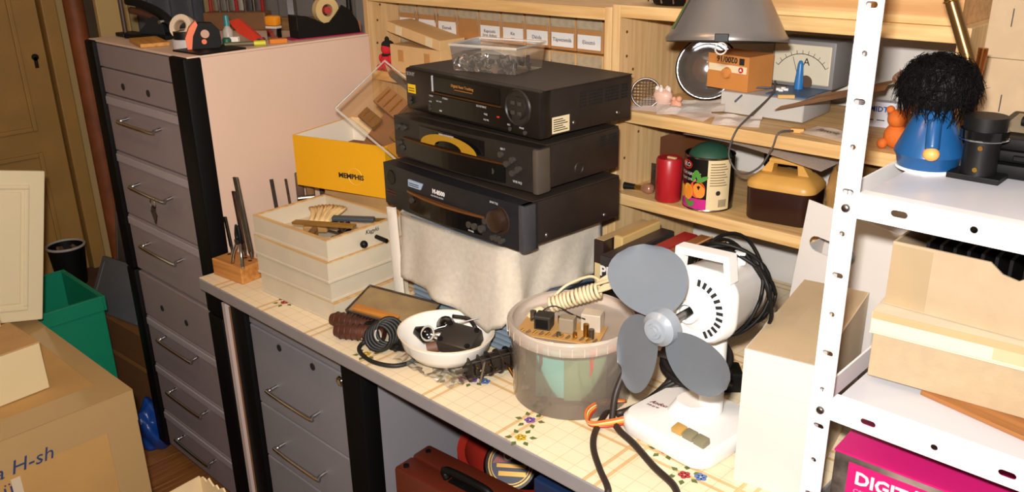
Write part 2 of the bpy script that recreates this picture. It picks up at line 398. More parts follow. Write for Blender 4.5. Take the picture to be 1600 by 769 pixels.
# ------------------------------------------------------------------ pine shelf units
def pine_unit(label, x0, x1, zt, zs, knots):
    u = thing('pine_shelf_unit', label, 'shelf', (0, 0, 0)); t = .019
    def up(a):
        o = bx(a, a+t, 1.47, 1.80, .741, zt, .0015).build('side_panel', PINE_Z, u); return o
    L = up(x0); Rr = up(x1-t)
    for (o, xx) in ((L, x0+t), (Rr, x1-t)):
        for kz in knots:
            ky = 1.49+.07*random.random(); B().cyl((xx-.0008, ky, kz), (xx+.0008, ky, kz), .0032, seg=10).build('peg_hole', M('peg_hole', '#6a4020', 0.8), o)
    for z in zs: bx(x0+t, x1-t, 1.47, 1.80, z-.025, z, .0015).build('shelf_board', PINE_X, u)
    return u
pine_unit('pine shelf unit holding the labelled small parts drawers', -1.958, -1.120, 1.380, (1.378, 1.170, .90), (1.34, 1.30, 1.27, 1.24, 1.20))
pine_unit('pine shelf unit holding the grey meter, fruit can and brown jug', -1.118, -.430, 1.386, (1.386, 1.172, .988), (1.33, 1.28, 1.25, 1.11, 1.06))

# ------------------------------------------------------------------ white steel rack
RACKW = M('white_enamel', '#eceaea', 0.28)
RACKS = M('shelf_white', '#c9c9cf', 0.3)
def stadium(cx, cy, hw, r, n=6):
    pts = []
    for k in range(n+1): t = -PI/2 + PI*k/n; pts.append((cx+hw+r*math.cos(t), cy+r*math.sin(t)))
    for k in range(n+1): t = PI/2 + PI*k/n; pts.append((cx-hw+r*math.cos(t), cy+r*math.sin(t)))
    out = []
    for p in pts:
        if not out or (abs(p[0]-out[-1][0]) + abs(p[1]-out[-1][1])) > 1e-6: out.append(p)
    if (abs(out[0][0]-out[-1][0]) + abs(out[0][1]-out[-1][1])) < 1e-6: out.pop()
    return out
def plate(name, w0, w1, h0, h1, holes, th, mat, parent, m):
    g = B(); loops = [[(w0, h0), (w1, h0), (w1, h1), (w0, h1)]] + holes; es = []
    for lp in loops:
        vs_ = [g.bm.verts.new((u, 0, v)) for u, v in lp]
        for i in range(len(vs_)): es.append(g.bm.edges.new((vs_[i], vs_[(i+1) % len(vs_)])))
    bmesh.ops.triangle_fill(g.bm, use_beauty=True, use_dissolve=False, edges=es)
    bad = []
    for f_ in g.bm.faces:
        c = f_.calc_center_median()
        for lp in holes:
            ax = sum(p[0] for p in lp)/len(lp); az = sum(p[1] for p in lp)/len(lp)
            rr = max(abs(p[0]-ax) for p in lp); rz = max(abs(p[1]-az) for p in lp)
            if abs(c.x-ax) < rr*.98 and abs(c.z-az) < rz*.98 and all(any(abs(v.co.x-p[0]) + abs(v.co.z-p[1]) < 1e-6 for p in lp) for v in f_.verts): bad.append(f_); break
    bmesh.ops.delete(g.bm, geom=bad, context='FACES_ONLY')
    r = bmesh.ops.extrude_face_region(g.bm, geom=g.bm.faces[:])
    bmesh.ops.translate(g.bm, vec=(0, th, 0), verts=[v for v in r['geom'] if isinstance(v, bmesh.types.BMVert)])
    g.bm.transform(m); return g.build(name, mat, parent)
rk = thing('steel_rack', 'white perforated steel shelving rack beside the workbench', 'rack', (-.407, .98, 0))
def vh(): 
    h = []; z = .30
    for k in range(12):
        zz = 1.462 - k*.107
        h.append(stadium(.0145, zz, .0035, .0036)); h.append(stadium(.0135, zz-.053, 0.0001, .0036))
    return h
RD = .56; RWID = .9
for (yy, flip) in ((0, 1), (RD, -1)):
    for xx, fx in ((0, 1), (RWID, -1)):
        if (xx, yy) == (RWID, RD): continue
        m = Matrix.Translation((xx, yy, 0)) @ Matrix.Diagonal((fx, flip, 1, 1))
        p = plate('post', 0, .028, FZ, 1.75, vh(), .002, RACKW, rk, m)
        bx(*( (xx, xx+.002) if fx == 1 else (xx-.002, xx)), *((.002, .03) if flip == 1 else (RD-.03, RD-.002)), FZ, 1.75).build('post_flange', RACKW, p)
for zt in (1.248, .971, .69):
    hs = [stadium(.075+.16*i, zt-.0155, .0055, .0042) for i in range(5)] + [stadium(.155+.16*i, zt-.0155, .0001, .0042) for i in range(5)]
    bm_ = plate('front_beam', .026, RWID-.026, zt-.031, zt, hs, .0015, RACKW, rk, Matrix.Translation((0, .003, 0)))
    bx(.026, RWID-.026, .0045, .02, zt-.0015, zt).build('beam_lip', RACKW, bm_)
    bx(.03, RWID-.03, .012, RD-.004, zt-.006, zt-.0015).build('shelf_plate', RACKS, rk)
    bx(.003, .006, .03, RD-.03, zt-.031, zt).build('side_beam', RACKW, rk)
    bx(.026, RWID-.026, RD-.006, RD-.003, zt-.031, zt).build('back_beam', RACKW, rk)
    B().lathe([(.0, .004), (.0035, .004), (.0052, .0025), (.0056, 0)], 12, m=Matrix.Translation((.0145, 0, zt-.020)) @ Matrix.Rotation(PI/2, 4, 'X')).build('bolt', STEEL, rk, 60)

# ------------------------------------------------------------------ video recorders
VB = M('recorder_case', '#241c17', 0.5, var=0.25, scale=30, bump=0.08, bscale=600)
VF = M('recorder_front', '#17130f', 0.35, var=0.2, scale=40)
VF3 = M('recorder_front_blue', '#1d1e22', 0.38, var=0.2, scale=30)
VF2 = M('recorder_front_grey', '#26221f', 0.35, var=0.25, scale=30)
SILV = M('silver_ink', '#a9a9ac', 0.4)
def recorder(label, loc, yaw, w, d, h, fm):
    r = thing('video_recorder', label, 'video recorder', loc, yaw, 'stacked video recorders')
    bx(-w/2+.004, w/2-.004, -d/2+.03, d/2, .008, h-.001, .003).build('case', VB, r, 40)
    for sx in (-1, 1):
        for sy in (-1, 1): B().cyl((sx*(w/2-.04), sy*(d/2-.04), 0), (sx*(w/2-.04), sy*(d/2-.04), .009), .012, seg=12).build('foot', RUBBER, r)
    return r
def vents(r, x, y0, y1, z0, z1, ny, nz):
    g = B(); dy = (y1-y0)/ny; dz = (z1-z0)/nz
    for i in range(ny):
        for j in range(nz):
            if (i % 7) in (3,): continue
            g.box(x-.0004, x+.0004, y0+i*dy, y0+i*dy+dy*.55, z0+j*dz, z0+j*dz+dz*.6)
    o = g.build('vent_slots', M('vent_dark', '#050403', 0.9), r); o['kind'] = 'stuff'
def screw(r, x, y, z): B().lathe([(0, .003), (.003, .003), (.005, .001), (.005, 0)], 12, m=Matrix.Translation((x, y, z)) @ Matrix.Rotation(PI/2, 4, 'Y')).build('screw', STEEL, r, 60)

# top recorder
w, d, h = .405, .25, .093
v = recorder('topmost video recorder of the stack with yellow sticker and round dial', (-1.2, 1.262, 1.178), -4.4, w, d, h, VF); y = -d/2
bx(-w/2, w/2, y, y+.032, .006, h, .006).build('front_panel', VF, v, 40)
bx(-w/2+.001, w/2-.001, y+.012, d/2-.002, h-.001, h+.001, .001).build('top_cover', M('warm_lit_black_top', '#2e251e', 0.55, var=0.25, scale=10), v)  # browner than the case: warm lamp light put into the top's colour
tdp = bx(-.105, .098, y-.002, y+.002, .055, .087, .002).build('tape_door', BLACK_G, v)
bx(-.107, .100, y-.004, y, .051, .0545, .001).build('trim_strip', M('bronze_trim', '#5c3a1c', 0.35, 0.6), v)
bx(-.107, -.103, y-.004, y, .055, .087, .001).build('trim_strip', SILV, v)
text('Digital Auto Tracking', .0078, M('amber_ink', '#b0722c', 0.6), tdp, (-.045, y-.0022, .072))
bx(-.035, .02, y-.0024, y-.002, .0665, .0675).build('underline', M('amber_ink', '#b0722c', 0.6), tdp)
bx(-.12, .13, y-.0015, y+.002, .012, .050, .001).build('display_window', BLACK_G, v)
text('SONY', .0105, M('dim_silver', '#8a8680', 0.5), v, (-w/2+.008, y-.0006, .078), bold=.0002)
st = bx(-w/2+.010, -w/2+.036, y-.0008, y+.001, .042, .060).build('yellow_sticker', M('sticker_yellow', '#e6bd22', 0.6), v)
for k in range(2): bx(-w/2+.013, -w/2+.033, y-.0012, y-.0006, .046+k*.005, .048+k*.005).build('print_line', M('sticker_brown', '#6d4a10', 0.7), st)
B().lathe([(.0, .004), (.02, .004), (.021, .0), (.030, .0), (.032, .003), (.034, .0)], 32, m=Matrix.Translation((.147, y-.001, .058)) @ Matrix.Rotation(PI/2, 4, 'X')).build('control_dial', VF2, v, 40)
for a in range(4):
    t = a*PI/2 + PI/4; B().cbox((.147+.0125*math.cos(t), y-.0062, .058+.0125*math.sin(t)), (.009, .003, .007), .001).build('button', M('button_grey', '#3a3632', .4), v)
for (u, z, tx, s_) in ((-.118, .044, 'VIDEO', .0045), (-.075, .044, 'STEREO', .005), (-.12, .032, 'OTR', .0045), (-.095, .036, 'REC LINK', .004), (.03, .044, 'SLV-E710NC', .0055), (.052, .031, 'VHS', .0055), (.05, .021, 'HQ PAL', .0045), (.118, .022, 'REC', .0045), (.15, .021, 'PAUSE', .0045)):
    text(tx, s_, SILV, v, (u, y-.0019, z), ext=.0002)
for (u, z, m_) in ((.09, .032, RED), (-.085, .018, SILV)): bx(u, u+.006, y-.003, y-.0015, z, z+.003).build('indicator', m_, v)
for (u, z) in ((-.185, .022), (-.185, .03), (-.118, .024), (-.118, .018), (.125, .016), (.165, .015)): B().cyl((u, y-.003, z), (u, y, z), .004, seg=10).build('button', M('button_grey', '#3a3632', .4), v)
lb = bx(w/2-.0045, w/2-.0034, -d/2+.034, -d/2+.078, .012, .042).build('rating_label', M('label_cream', '#d9c8a0', 0.7), v)
for k in range(6): bx(w/2-.0036, w/2-.0031, -d/2+.037, -d/2+.073-.006*(k % 3), .016+k*.004, .0176+k*.004).build('print_line', INK, lb)
vents(v, w/2-.0036, -.02, .115, .050, .080, 21, 5)
for yy in (-.035, .085): screw(v, w/2-.004, yy, .024)
# middle recorder
w, d, h = .42, .235, .090
v = recorder('middle video recorder of the stack with an amber tape door', (-1.206, 1.23, 1.084), -2.0, w, d, h, VF2); y = -d/2
def bowed(w, y, z0, z1, bow, th, n=14):
    poly = [(-w/2+w*i/n, y - bow*(1-((2*i/n)-1)**2)) for i in range(n+1)] + [(w/2, y+th), (-w/2, y+th)]
    return B().prism(poly, z0, z1)
bowed(w, y+.004, .006, h, .008, .032).build('front_panel', VF2, v, 40)
bx(-w/2+.004, w/2-.004, y+.03, d/2-.002, h-.001, h+.0012, .001).build('top_cover', M('warm_lit_black_top', '#2e251e', 0.55), v)
tdp = bowed(.2, y+.0015, .053, .083, .006, .01).build('tape_door', BLACK_G, v); tdp.location = (-.02, -.004, 0)
arc = [(.083*math.cos(t), .0035+.026*math.sin(t)) for t in [PI*k/14 for k in range(15)]]; arc2 = [(.04*math.cos(t), .0035+.014*math.sin(t)) for t in [PI*k/14 for k in range(15)]]
B().prism(arc + arc2[::-1], y-.0085, y-.0078, 'y').build('amber_arc', M('amber_plastic', '#a37a1c', 0.35), tdp, loc=(0, 0, .05))
text('VIDEO HI-FI SYSTEM', .005, SILV, tdp, (-.025, y-.0088, .0775))
bowed(.3, y-.001, .012, .047, .008, .012).build('lower_flap', BLACK_G, v, loc=(-.02, -.002, 0))
bowed(.31, y-.003, .047, .0505, .009, .01).build('trim_strip', M('bronze_trim', '#5c3a1c', 0.35, 0.6), v, loc=(-.02, -.001, 0))
for (u, z) in ((-.19, .07), (-.17, .07), (-.19, .035), (-.175, .028), (.12, .065), (.135, .05), (.15, .06), (.165, .045), (.15, .035), (.085, .03), (.098, .03)):
    B().cyl((u, y-.006, z), (u, y+.006, z), .006, seg=12).build('button', M('button_grey', '#3a3632', .4), v)
text('VHS HQ', .0065, SILV, v, (.15, y-.0022, .018)); text('EJECT', .005, SILV, v, (.12, y-.0038, .075))
bx(w/2-.012, w/2+.002, y-.001, y+.034, .004, h-.002, .004).build('end_cap', M('end_cap_grey', '#4a4139', 0.4), v, 40)
vents(v, w/2-.0036, .06, .112, .060, .082, 8, 4)
B().torus((w/2-.004, .0, .03), .011, .002, 20, 6, (0, PI/2, 0)).build('embossed_ring', VB, v)
# bottom recorder
w, d, h = .43, .268, .093
v = recorder('lowest video recorder resting on the towel with a big jog knob', (-1.203, 1.209, .986), -3.5, w, d, h, VF3); y = -d/2
bowed(w, y+.004, .004, h, .010, .034).build('front_panel', VF3, v, 40)
bx(-w/2+.004, w/2-.004, y+.03, d/2-.002, h-.001, h+.0012, .001).build('top_cover', M('warm_lit_black_top', '#2e251e', 0.55), v)
bowed(.235, y+.001, .012, .047, .011, .012).build('display_window', BLACK_G, v, loc=(-.005, -.0035, 0))
bowed(.24, y-.001, .047, .0515, .012, .01).build('trim_strip', M('bronze_trim2', '#8a5a30', 0.3, 0.6), v, loc=(-.005, -.003, 0))
for u, tx, sz in ((-.035, 'M-8500', .0125),): text(tx, sz, WINK, v, (u, y-.0075, .066), bold=.0004)
text('HQ VHS PAL SYSTEM', .0042, SILV, v, (-.04, y-.0074, .059))
B().prism([(-.115, .063), (-.075, .063), (-.066, .077), (-.115, .077)], y-.0072, y-.003, 'y').build('badge', M('badge_blue', '#9fb4cc', 0.35), v)
for k in range(2): bx(-.112, -.08, y-.0076, y-.0070, .066+k*.004, .0675+k*.004).build('print_line', INK, v)
jk = B().lathe([(.0, .012), (.016, .013), (.021, .011), (.023, .0), (.029, .0), (.030, -.002)], 32, m=Matrix.Translation((.150, y-.001, .052)) @ Matrix.Rotation(PI/2, 4, 'X')).build('jog_knob', M('knob_brown', '#2f2119', 0.25), v, 40)
text('SHUTTLE', .0055, SILV, v, (.132, y-.004, .083))
for (u, z, r_) in ((.075, .027, .0065), (.09, .027, .0065), (.11, .027, .0075), (-.105, .035, .006), (.152, .018, .005), (.163, .016, .005), (.142, .018, .005), (.122, .045, .006)):
    B().cyl((u, y-.0105, z), (u, y+.004, z), r_, seg=14).build('button', M('button_grey', '#3a3632', .4), v)
text('POWER', .0045, SILV, v, (.078, y-.0125, .0165))
for k in range(2): bx(-.205, -.17, y-.0002, y+.002, .028+k*.006, .030+k*.006).build('print_line', M('dim_red', '#5a2f22', 0.6), v)
B().lathe([(.0, .001), (.014, .001), (.016, 0)], 20, m=Matrix.Translation((-.185, y, .066)) @ Matrix.Rotation(PI/2, 4, 'X')).build('sensor_eye', VF, v)
bx(w/2-.014, w/2+.001, y+.001, y+.034, .002, h, .004).build('end_cap', M('end_cap_blue', '#3a3a3e', 0.35), v, 40)
for yy, zz in ((-.07, .022), (.09, .022)): screw(v, w/2-.004, yy, zz)

# ------------------------------------------------------------------ clear box of hardware on the top recorder
cb = thing('clear_plastic_tub', 'rectangular clear plastic tub of metal bits on the topmost recorder', 'tub', (-1.235, 1.25, 1.2725), 12)
B().open_shell(.155, .11, .050, 0, .93).build('body', CLEAR, cb)
B().tube([(-.0785, -.056, .05), (.0785, -.056, .05), (.0785, .056, .05), (-.0785, .056, .05), (-.0785, -.056, .05)], .0028, 6, 1).build('rim', clear('clear_rim', '#fff4e4', .3, .35), cb)
lidb = thing('paper_scrap', 'folded white paper scrap lying in the clear tub', 'paper', (-1.235, 1.235, 1.303), 25)
B().grid(lambda u, v: Vector(((u-.5)*.07, (v-.5)*.05, .012*math.sin(3*u)*math.cos(2*v))), 6, 4, .0006).build('sheet', WHITE_P, lidb)
bx(-.02, .018, -.012, .006, .0125, .0135).build('printed_block', M('print_grey', '#77727a', 0.7), lidb)
for i in range(46):
    px_ = random.uniform(-.065, .065); py_ = random.uniform(-.045, .045); a = R(12)
    wx = -1.235 + px_*math.cos(a) - py_*math.sin(a); wy = 1.25 + px_*math.sin(a) + py_*math.cos(a)
    g = B()
    if i % 3 == 0: g.cyl((0, 0, 0), (.012, .004, .004), .004, seg=8); nm = 'screw'
    elif i % 3 == 1: g.torus((0, 0, 0), .005, .002, 10, 6); nm = 'nut'
    else: g.cbox((0, 0, 0), (.014, .009, .006), .001); nm = 'metal_clip'
    o = g.build(nm, (STEEL, CHROME, DSTEEL)[i % 3], None, loc=(wx, wy, 1.281 + .005*(i // 16)), rot=(random.random()*3, random.random()*3, random.random()*3))
    tag(o, 'small shiny %s loose in the clear tub' % nm.replace('_', ' '), nm.split('_')[-1], 'metal %ss in the clear tub' % nm.split('_')[-1])

# ------------------------------------------------------------------ crate and towel under the recorders
cr = thing('plastic_crate', 'blue-grey ribbed plastic crate hidden under the towel', 'crate', (-1.205, 1.232, .7405))
CRB = M('crate_blue', '#5d6c7c', 0.5)
bx(-.155, .155, -.13, .13, 0, .232, .004).build('body', CRB, cr)
for i in range(8): bx(-.152, .152, -.135, -.129, .008+i*.012, .014+i*.012).build('rib', M('crate_rib', '#8694a0', 0.5), cr)
TOW = M('towel_cloth', '#fff5e4', 0.95, var=0.08, scale=110, bump=0.2, bscale=420)
tw = thing('towel', 'worn cream towel draped under the lowest video recorder', 'towel', (0, 0, 0))
path = [Vector(p) for p in ((-1.372, 1.33), (-1.378, 1.20), (-1.378, 1.10), (-1.365, 1.085), (-1.30, 1.082), (-1.15, 1.078), (-1.07, 1.08), (-1.049, 1.095), (-1.047, 1.20), (-1.047, 1.345))]
cum = [0]
for a, b_ in zip(path, path[1:]): cum.append(cum[-1] + (b_-a).length)
def at(s):
    for i in range(len(path)-1):
        if s <= cum[i+1] + 1e-9: t = (s-cum[i])/(cum[i+1]-cum[i]); return path[i].lerp(path[i+1], t), (path[i+1]-path[i]).normalized()
    return path[-1], (path[-1]-path[-2]).normalized()
bot = [(0, .80), (.20, .775), (.26, .83), (.30, .832), (.42, .838), (.55, .82), (.64, .80), (.68, .835), (.80, .87), (1, .86)]
def zbot(u):
    for (a, za), (b_, zb) in zip(bot, bot[1:]):
        if u <= b_: return za + (zb-za)*(u-a)/(b_-a)
    return bot[-1][1]
def tf(u, v):
    p, t = at(u*cum[-1]); n = Vector((t.y, -t.x)); zb = zbot(u)
    out = (.004 + .008*math.sin(u*31) * v + .006*math.sin(u*13+1)*v + .014*v*v) + .003*math.sin(u*60+v*5)*v
    return Vector((p.x + n.x*out, p.y + n.y*out, .981 + (zb-.981)*v - (0 if v > 0 else 0)))
g = B(); g.grid(tf, 90, 16, .004)
g.build('hanging_flap', TOW, tw, 180)
g = B(); g.grid(lambda u, v: Vector((-1.374+.346*u, 1.088+.27*v, .979+.0015*math.sin(9*u)*math.sin(7*v))), 12, 10, .004).build('top_layer', TOW, tw, 180)
for (px_, py_) in ((-1.40, 1.115),):
    g = B(); g.grid(lambda u, v: Vector((-1.425+.03*u+.02*v+.004*math.sin(9*u), 1.095-.012*math.sin(3*u)-.008*v, .985-.225*v)), 10, 12, .004).build('ribbed_corner', M('towel_pale', '#fff8ec', 0.95, bump=0.2, bscale=300), tw, 180)

# ------------------------------------------------------------------ stack of painted wooden trays
TRAY = M('tray_paint', '#cfc3ab', 0.6, var=0.07, scale=14)
RIMW = wood('tray_rim_wood', '#d9b47c', '#c49a5f', 'x')
names = ('topmost of the stacked grey painted wooden trays, open and full of tools', 'second tray down in the stack of grey painted wooden trays', 'third tray down in the stack of grey painted wooden trays', 'lowest grey painted wooden tray of the stack, standing on the oilcloth')
for i in range(4):
    k = 3 - i; z = .7402 + k*.0478; ww, dd = .278 - (.006 if k % 2 else 0), .210 - (.004 if k % 2 else 0)
    t = thing('wooden_tray', names[i], 'tray', (-1.601 + (.004, -.003, .003, 0)[k], 1.054 + (.003, 0, -.003, 0)[k], z), 2.0 + (0, .6, -.5, .3)[k], 'stacked wooden trays')
    B().box(-ww/2, ww/2, -dd/2, -dd/2+.008, .004, .045).build('front_wall', TRAY, t)
    B().box(-ww/2, ww/2, dd/2-.008, dd/2, .004, .045).build('back_wall', TRAY, t)
    for s in (-1, 1): bx(s*(ww/2-.004)-.004, s*(ww/2-.004)+.004, -dd/2+.008, dd/2-.008, .004, .045).build('side_wall', TRAY, t)
    bx(-ww/2-.002, ww/2+.002, -dd/2-.002, dd/2+.002, 0, .006, .001).build('bottom_ledge', TRAY, t)
    g = B(); g.box(-ww/2, ww/2, -dd/2, -dd/2+.0085, .045, .0475).box(-ww/2, ww/2, dd/2-.0085, dd/2, .045, .0475).box(-ww/2, -ww/2+.0085, -dd/2+.0085, dd/2-.0085, .045, .0475).box(ww/2-.0085, ww/2, -dd/2+.0085, dd/2-.0085, .045, .0475)
    g.build('rim', RIMW, t)
    if k == 3:
        B().cyl((ww/2, .03, .018), (ww/2+.035, .03, .016), .005, seg=10).build('peg', BLACK, t); B().sphere((ww/2+.012, -.015, .016), .0085).build('knob', BLACK, t, 180)
        text('Kagyló', .014, INK, t, (ww/2+.0006, .0, .031), (PI/2, 0, PI/2), shear=.3)
TZ = .9005
br = thing('paint_brush', 'broad flat brush with pale straw bristles in the top tray', 'brush', (-1.60, 1.03, TZ+.014), 40, rot=(R(6), 0, R(40)))
for i in range(22):
    a = -.42 + .84*i/21; g = B()
    g.tube([(.012*a*4, 0, 0), (.05*math.sin(a)*1.2, .05, .006*math.cos(i)), (.105*math.sin(a), .10*math.cos(a), .003*math.sin(i*3))], .0042, 6, 2); g.build('bristle_tuft', M('straw', '#e2c690', 0.8, var=0.15, scale=60), br, 180)
B().cbox((0, -.012, 0), (.055, .03, .016), .004).build('ferrule', M('tan_leather', '#a07846', 0.7), br)
B().tube([(0, -.02, 0), (0, -.045, .004), (0, -.07, .006)], .008, 10, 3).build('handle', wood('brush_handle', '#8e6a40', '#6d4b28', 'y'), br, 180)
ch = thing('craft_knife', 'blue-grey handled knife lying across the back of the top tray', 'knife', (-1.545, 1.10, TZ+.022), 0, rot=(R(8), 0, R(35)))
bx(-.06, .04, -.008, .008, -.005, .005, .003).build('handle', M('knife_grey', '#3d464e', 0.5), ch); bx(.04, .085, -.006, .006, -.0008, .0008).build('blade', STEEL, ch)
rl = tag(bx(-.075, .075, -.009, .009, 0, .006, .001).build('brass_bar', M('aged_brass', '#9a7336', 0.45, 0.4, var=.2)), 'aged brass bar lying over the front edge of the top tray', 'bar'); rl.location = (-1.515, .99, TZ+.043); rl.rotation_euler = (0, R(-2), R(24))
for i in range(26):
    g = B(); L_ = random.uniform(.02, .06)
    if i % 2: g.cyl((-L_/2, 0, 0), (L_/2, 0, 0), .003, seg=8)
    else: g.cbox((0, 0, 0), (L_, .009, .003), .0005)
    o = g.build('metal_offcut', (STEEL, DSTEEL, DSTEEL, BLACK)[i % 4], None, loc=(-1.555+random.uniform(-.06, .075), 1.05+random.uniform(-.065, .07), TZ-.008+random.random()*.022), rot=(0, random.uniform(-.15, .15), random.random()*PI))
    tag(o, 'metal offcut lying loose in the top wooden tray', 'metal part', 'metal offcuts in the top tray')

# ------------------------------------------------------------------ block of files beside the trays
FB = wood('block_wood', '#c98d4a', '#a9692c', 'x')
blk = thing('tool_block', 'pine block on the desk corner drilled to hold files', 'block', (-1.862, .957, .7402), 6)
bx(-.058, .058, -.030, .036, 0, .043, .002).build('body', FB, blk)
for i, (hx, hy) in enumerate(((-.045, .012), (-.012, .0), (.01, .02), (.035, .015), (.04, -.012))): B().cyl((hx, hy, .0425), (hx, hy, .0436), .005, seg=10).build('hole', INK, blk)
def fileobj(loc, L_, w_, lean, rz, label, mat=DSTEEL, base=True):
    t = thing('hand_file', label, 'file', loc, rot=(lean[0], lean[1], R(rz)), group='files standing beside the cabinet')
    bx(-w_/2, w_/2, -.0025, .0025, .018, L_, .0008).build('blade', mat, t)
    B().cyl((0, 0, 0), (0, 0, .02), .0025, w_*.35, seg=8).build('tang', mat, t)
Z0 = .7835
fileobj((-1.905, .972, Z0), .095, .011, (0, R(-8), 0), 0, 'short dark flat file at the left end of the pine block')
fileobj((-1.865, .985, Z0), .165, .013, (R(0), R(-6), 0), 0, 'rusty half round file in the pine block', RUST)
fileobj((-1.835, .985, Z0), .205, .020, (R(0), R(-8), 0), 0, 'widest and tallest file standing in the pine block', STEEL)
pl = thing('pliers', 'black-jawed pliers with bare steel handles standing in the pine block', 'pliers', (-1.822, .950, Z0))
for s in (-1, 1):
    B().tube([(s*.024, -.012, .0), (s*.017, -.008, .03), (s*.004, 0, .06)], .0045, 8, 4).build('handle', CHROME, pl, 180)
    B().tube([(s*.004, 0, .055), (s*.008, 0, .075), (s*.004, 0, .10)], .007, 8, 4, r_end=.003).build('jaw', BLACK, pl, 180)
B().cyl((0, -.008, .06), (0, .008, .06), .008, seg=12).build('pivot', DSTEEL, pl)
# second row of tools behind the trays
tb = thing('tool_rack_block', 'long wooden tool block behind the trays along the cabinet side', 'block', (-1.868, 1.215, .7402))
bx(-.055, .018, -.14, .16, 0, .085, .002).build('body', FB, tb)
lab2 = ('thin needle file behind the grey trays', 'slim flat file behind the grey trays', 'narrow scraper blade behind the grey trays', 'pointed awl blade behind the grey trays')
for i, (yy, L_, w_, m_) in enumerate(((1.10, .125, .009, DSTEEL), (1.135, .12, .006, RUST), (1.24, .115, .012, RUST), (1.26, .165, .007, RUST), (1.30, .115, .006, BLACK), (1.33, .11, .006, BLACK), (1.345, .115, .006, BLACK))):
    fileobj((-1.885+.008*(i % 2), yy, .826), L_, w_, (R(-2+i), R(-3), 0), 70, ('flat grey file standing beside the wooden-headed tool', 'thin rusty needle file standing beside the wooden-headed tool', 'broad rusty scraper next to the awl', 'long rusty pointed awl beside the yellow box', 'black needle file under the yellow box edge', 'black needle file under the yellow box edge', 'black needle file under the yellow box edge')[i], m_)
wt = thing('wooden_clamp', 'dark wooden-headed clamp tool standing behind the grey trays', 'clamp', (-1.885, 1.185, .826), 60)
bx(-.022, -.002, -.008, .008, .0, .125, .004).build('jaw', M('dark_wood', '#5d4029', 0.6, var=.3), wt, 40); bx(.002, .024, -.009, .009, .02, .115, .006).build('jaw', M('tan_wood', '#8a6238', 0.6, var=.3), wt, 40)
B().cyl((-.02, -.012, .06), (.022, -.012, .06), .006, seg=12).build('screw', STEEL, wt)

# ------------------------------------------------------------------ yellow box, its support and the clear blister tray
sb = thing('support_carton', 'plain brown carton under the yellow box behind the trays', 'box', (-1.665, 1.30, .7402), 4)
bx(-.125, .125, -.115, .115, 0, .212, .002).build('body', CARD, sb)
YEL = M('yellow_card', '#e3a416', 0.45)
mb = thing('yellow_box', 'yellow open cardboard box printed in black with a faint sun', 'box', (-1.690, 1.252, .9535), 15)
w, d, h = .272, .225, .124
bx(-w/2, w/2, -d/2, -d/2+.003, 0, h).build('front_wall', YEL, mb); bx(-w/2, w/2, d/2-.003, d/2, 0, h).build('back_wall', YEL, mb)
for s in (-1, 1): bx(s*(w/2-.0015)-.0015, s*(w/2-.0015)+.0015, -d/2+.003, d/2-.003, 0, h).build('side_wall', YEL, mb)
bx(-w/2+.003, w/2-.003, -d/2+.003, d/2-.003, 0, .003).build('bottom', YEL, mb)
INW = M('box_lining_white', '#e8dfcd', 0.8)
bx(-w/2+.003, w/2-.003, d/2-.0045, d/2-.003, .003, h-.001).build('lining', INW, mb); bx(-w/2+.003, -w/2+.0045, -d/2+.004, d/2-.0045, .003, h-.001).build('lining', INW, mb)
text('MEMPHIS', .0165, INK, mb, (-.004, -d/2-.0006, .036), sx=1.12, bold=.0005)
B().torus((.045, -d/2-.0003, .042), .020, .0006, 28, 4, (PI/2, 0, 0)).build('sun_emblem', M('pale_yellow', '#eebc55', 0.5), mb)
cf = B().prism([(-.06, .0), (.10, .0), (.08, .10), (-.02, .13), (-.05, .06)], -.0015, .0015, 'y').build('inner_flap', CARD_D, mb); cf.location = (.03, -.03, .055); cf.rotation_euler = (R(-35), 0, R(-12))
bx(-.10, .05, -.07, .07, .004, .075).build('inner_carton', CARD_D, mb)
bl = thing('blister_tray', 'clear plastic blister tray of electronic parts behind the recorders', 'tray', (-1.535, 1.235, 1.122), rot=(R(42), R(28), R(8)))
B().open_shell(.24, .15, .035, 0, .9).build('shell', clear('amber_clear', '#f0d8b0', .05, .05, '#fff0d8'), bl)
B().tube([(-.125, -.08, .035), (.125, -.08, .035), (.125, .08, .035), (-.125, .08, .035), (-.125, -.08, .035)], .003, 6, 1).build('flange', clear('clear_rim', '#fff4e4', .3, .35), bl)
for (u, v_, a, b_, m_) in ((-.05, .02, .07, .05, CARD_D), (.04, .02, .07, .04, M('pcb_green', '#3c5a2c', 0.5)), (.05, -.03, .08, .03, M('pcb_brown', '#6d4a22', 0.5)), (-.06, -.04, .05, .03, M('pcb_brown', '#6d4a22', 0.5))):
    e = bx(u-a/2, u+a/2, v_-b_/2, v_+b_/2, .003, .012).build('component', m_, bl)
    for q in range(3): bx(u-a/2+.01+q*.02, u-a/2+.013+q*.02, v_-b_/2+.004, v_+b_/2-.004, .012, .014).build('gold_strip', BRASS, e)

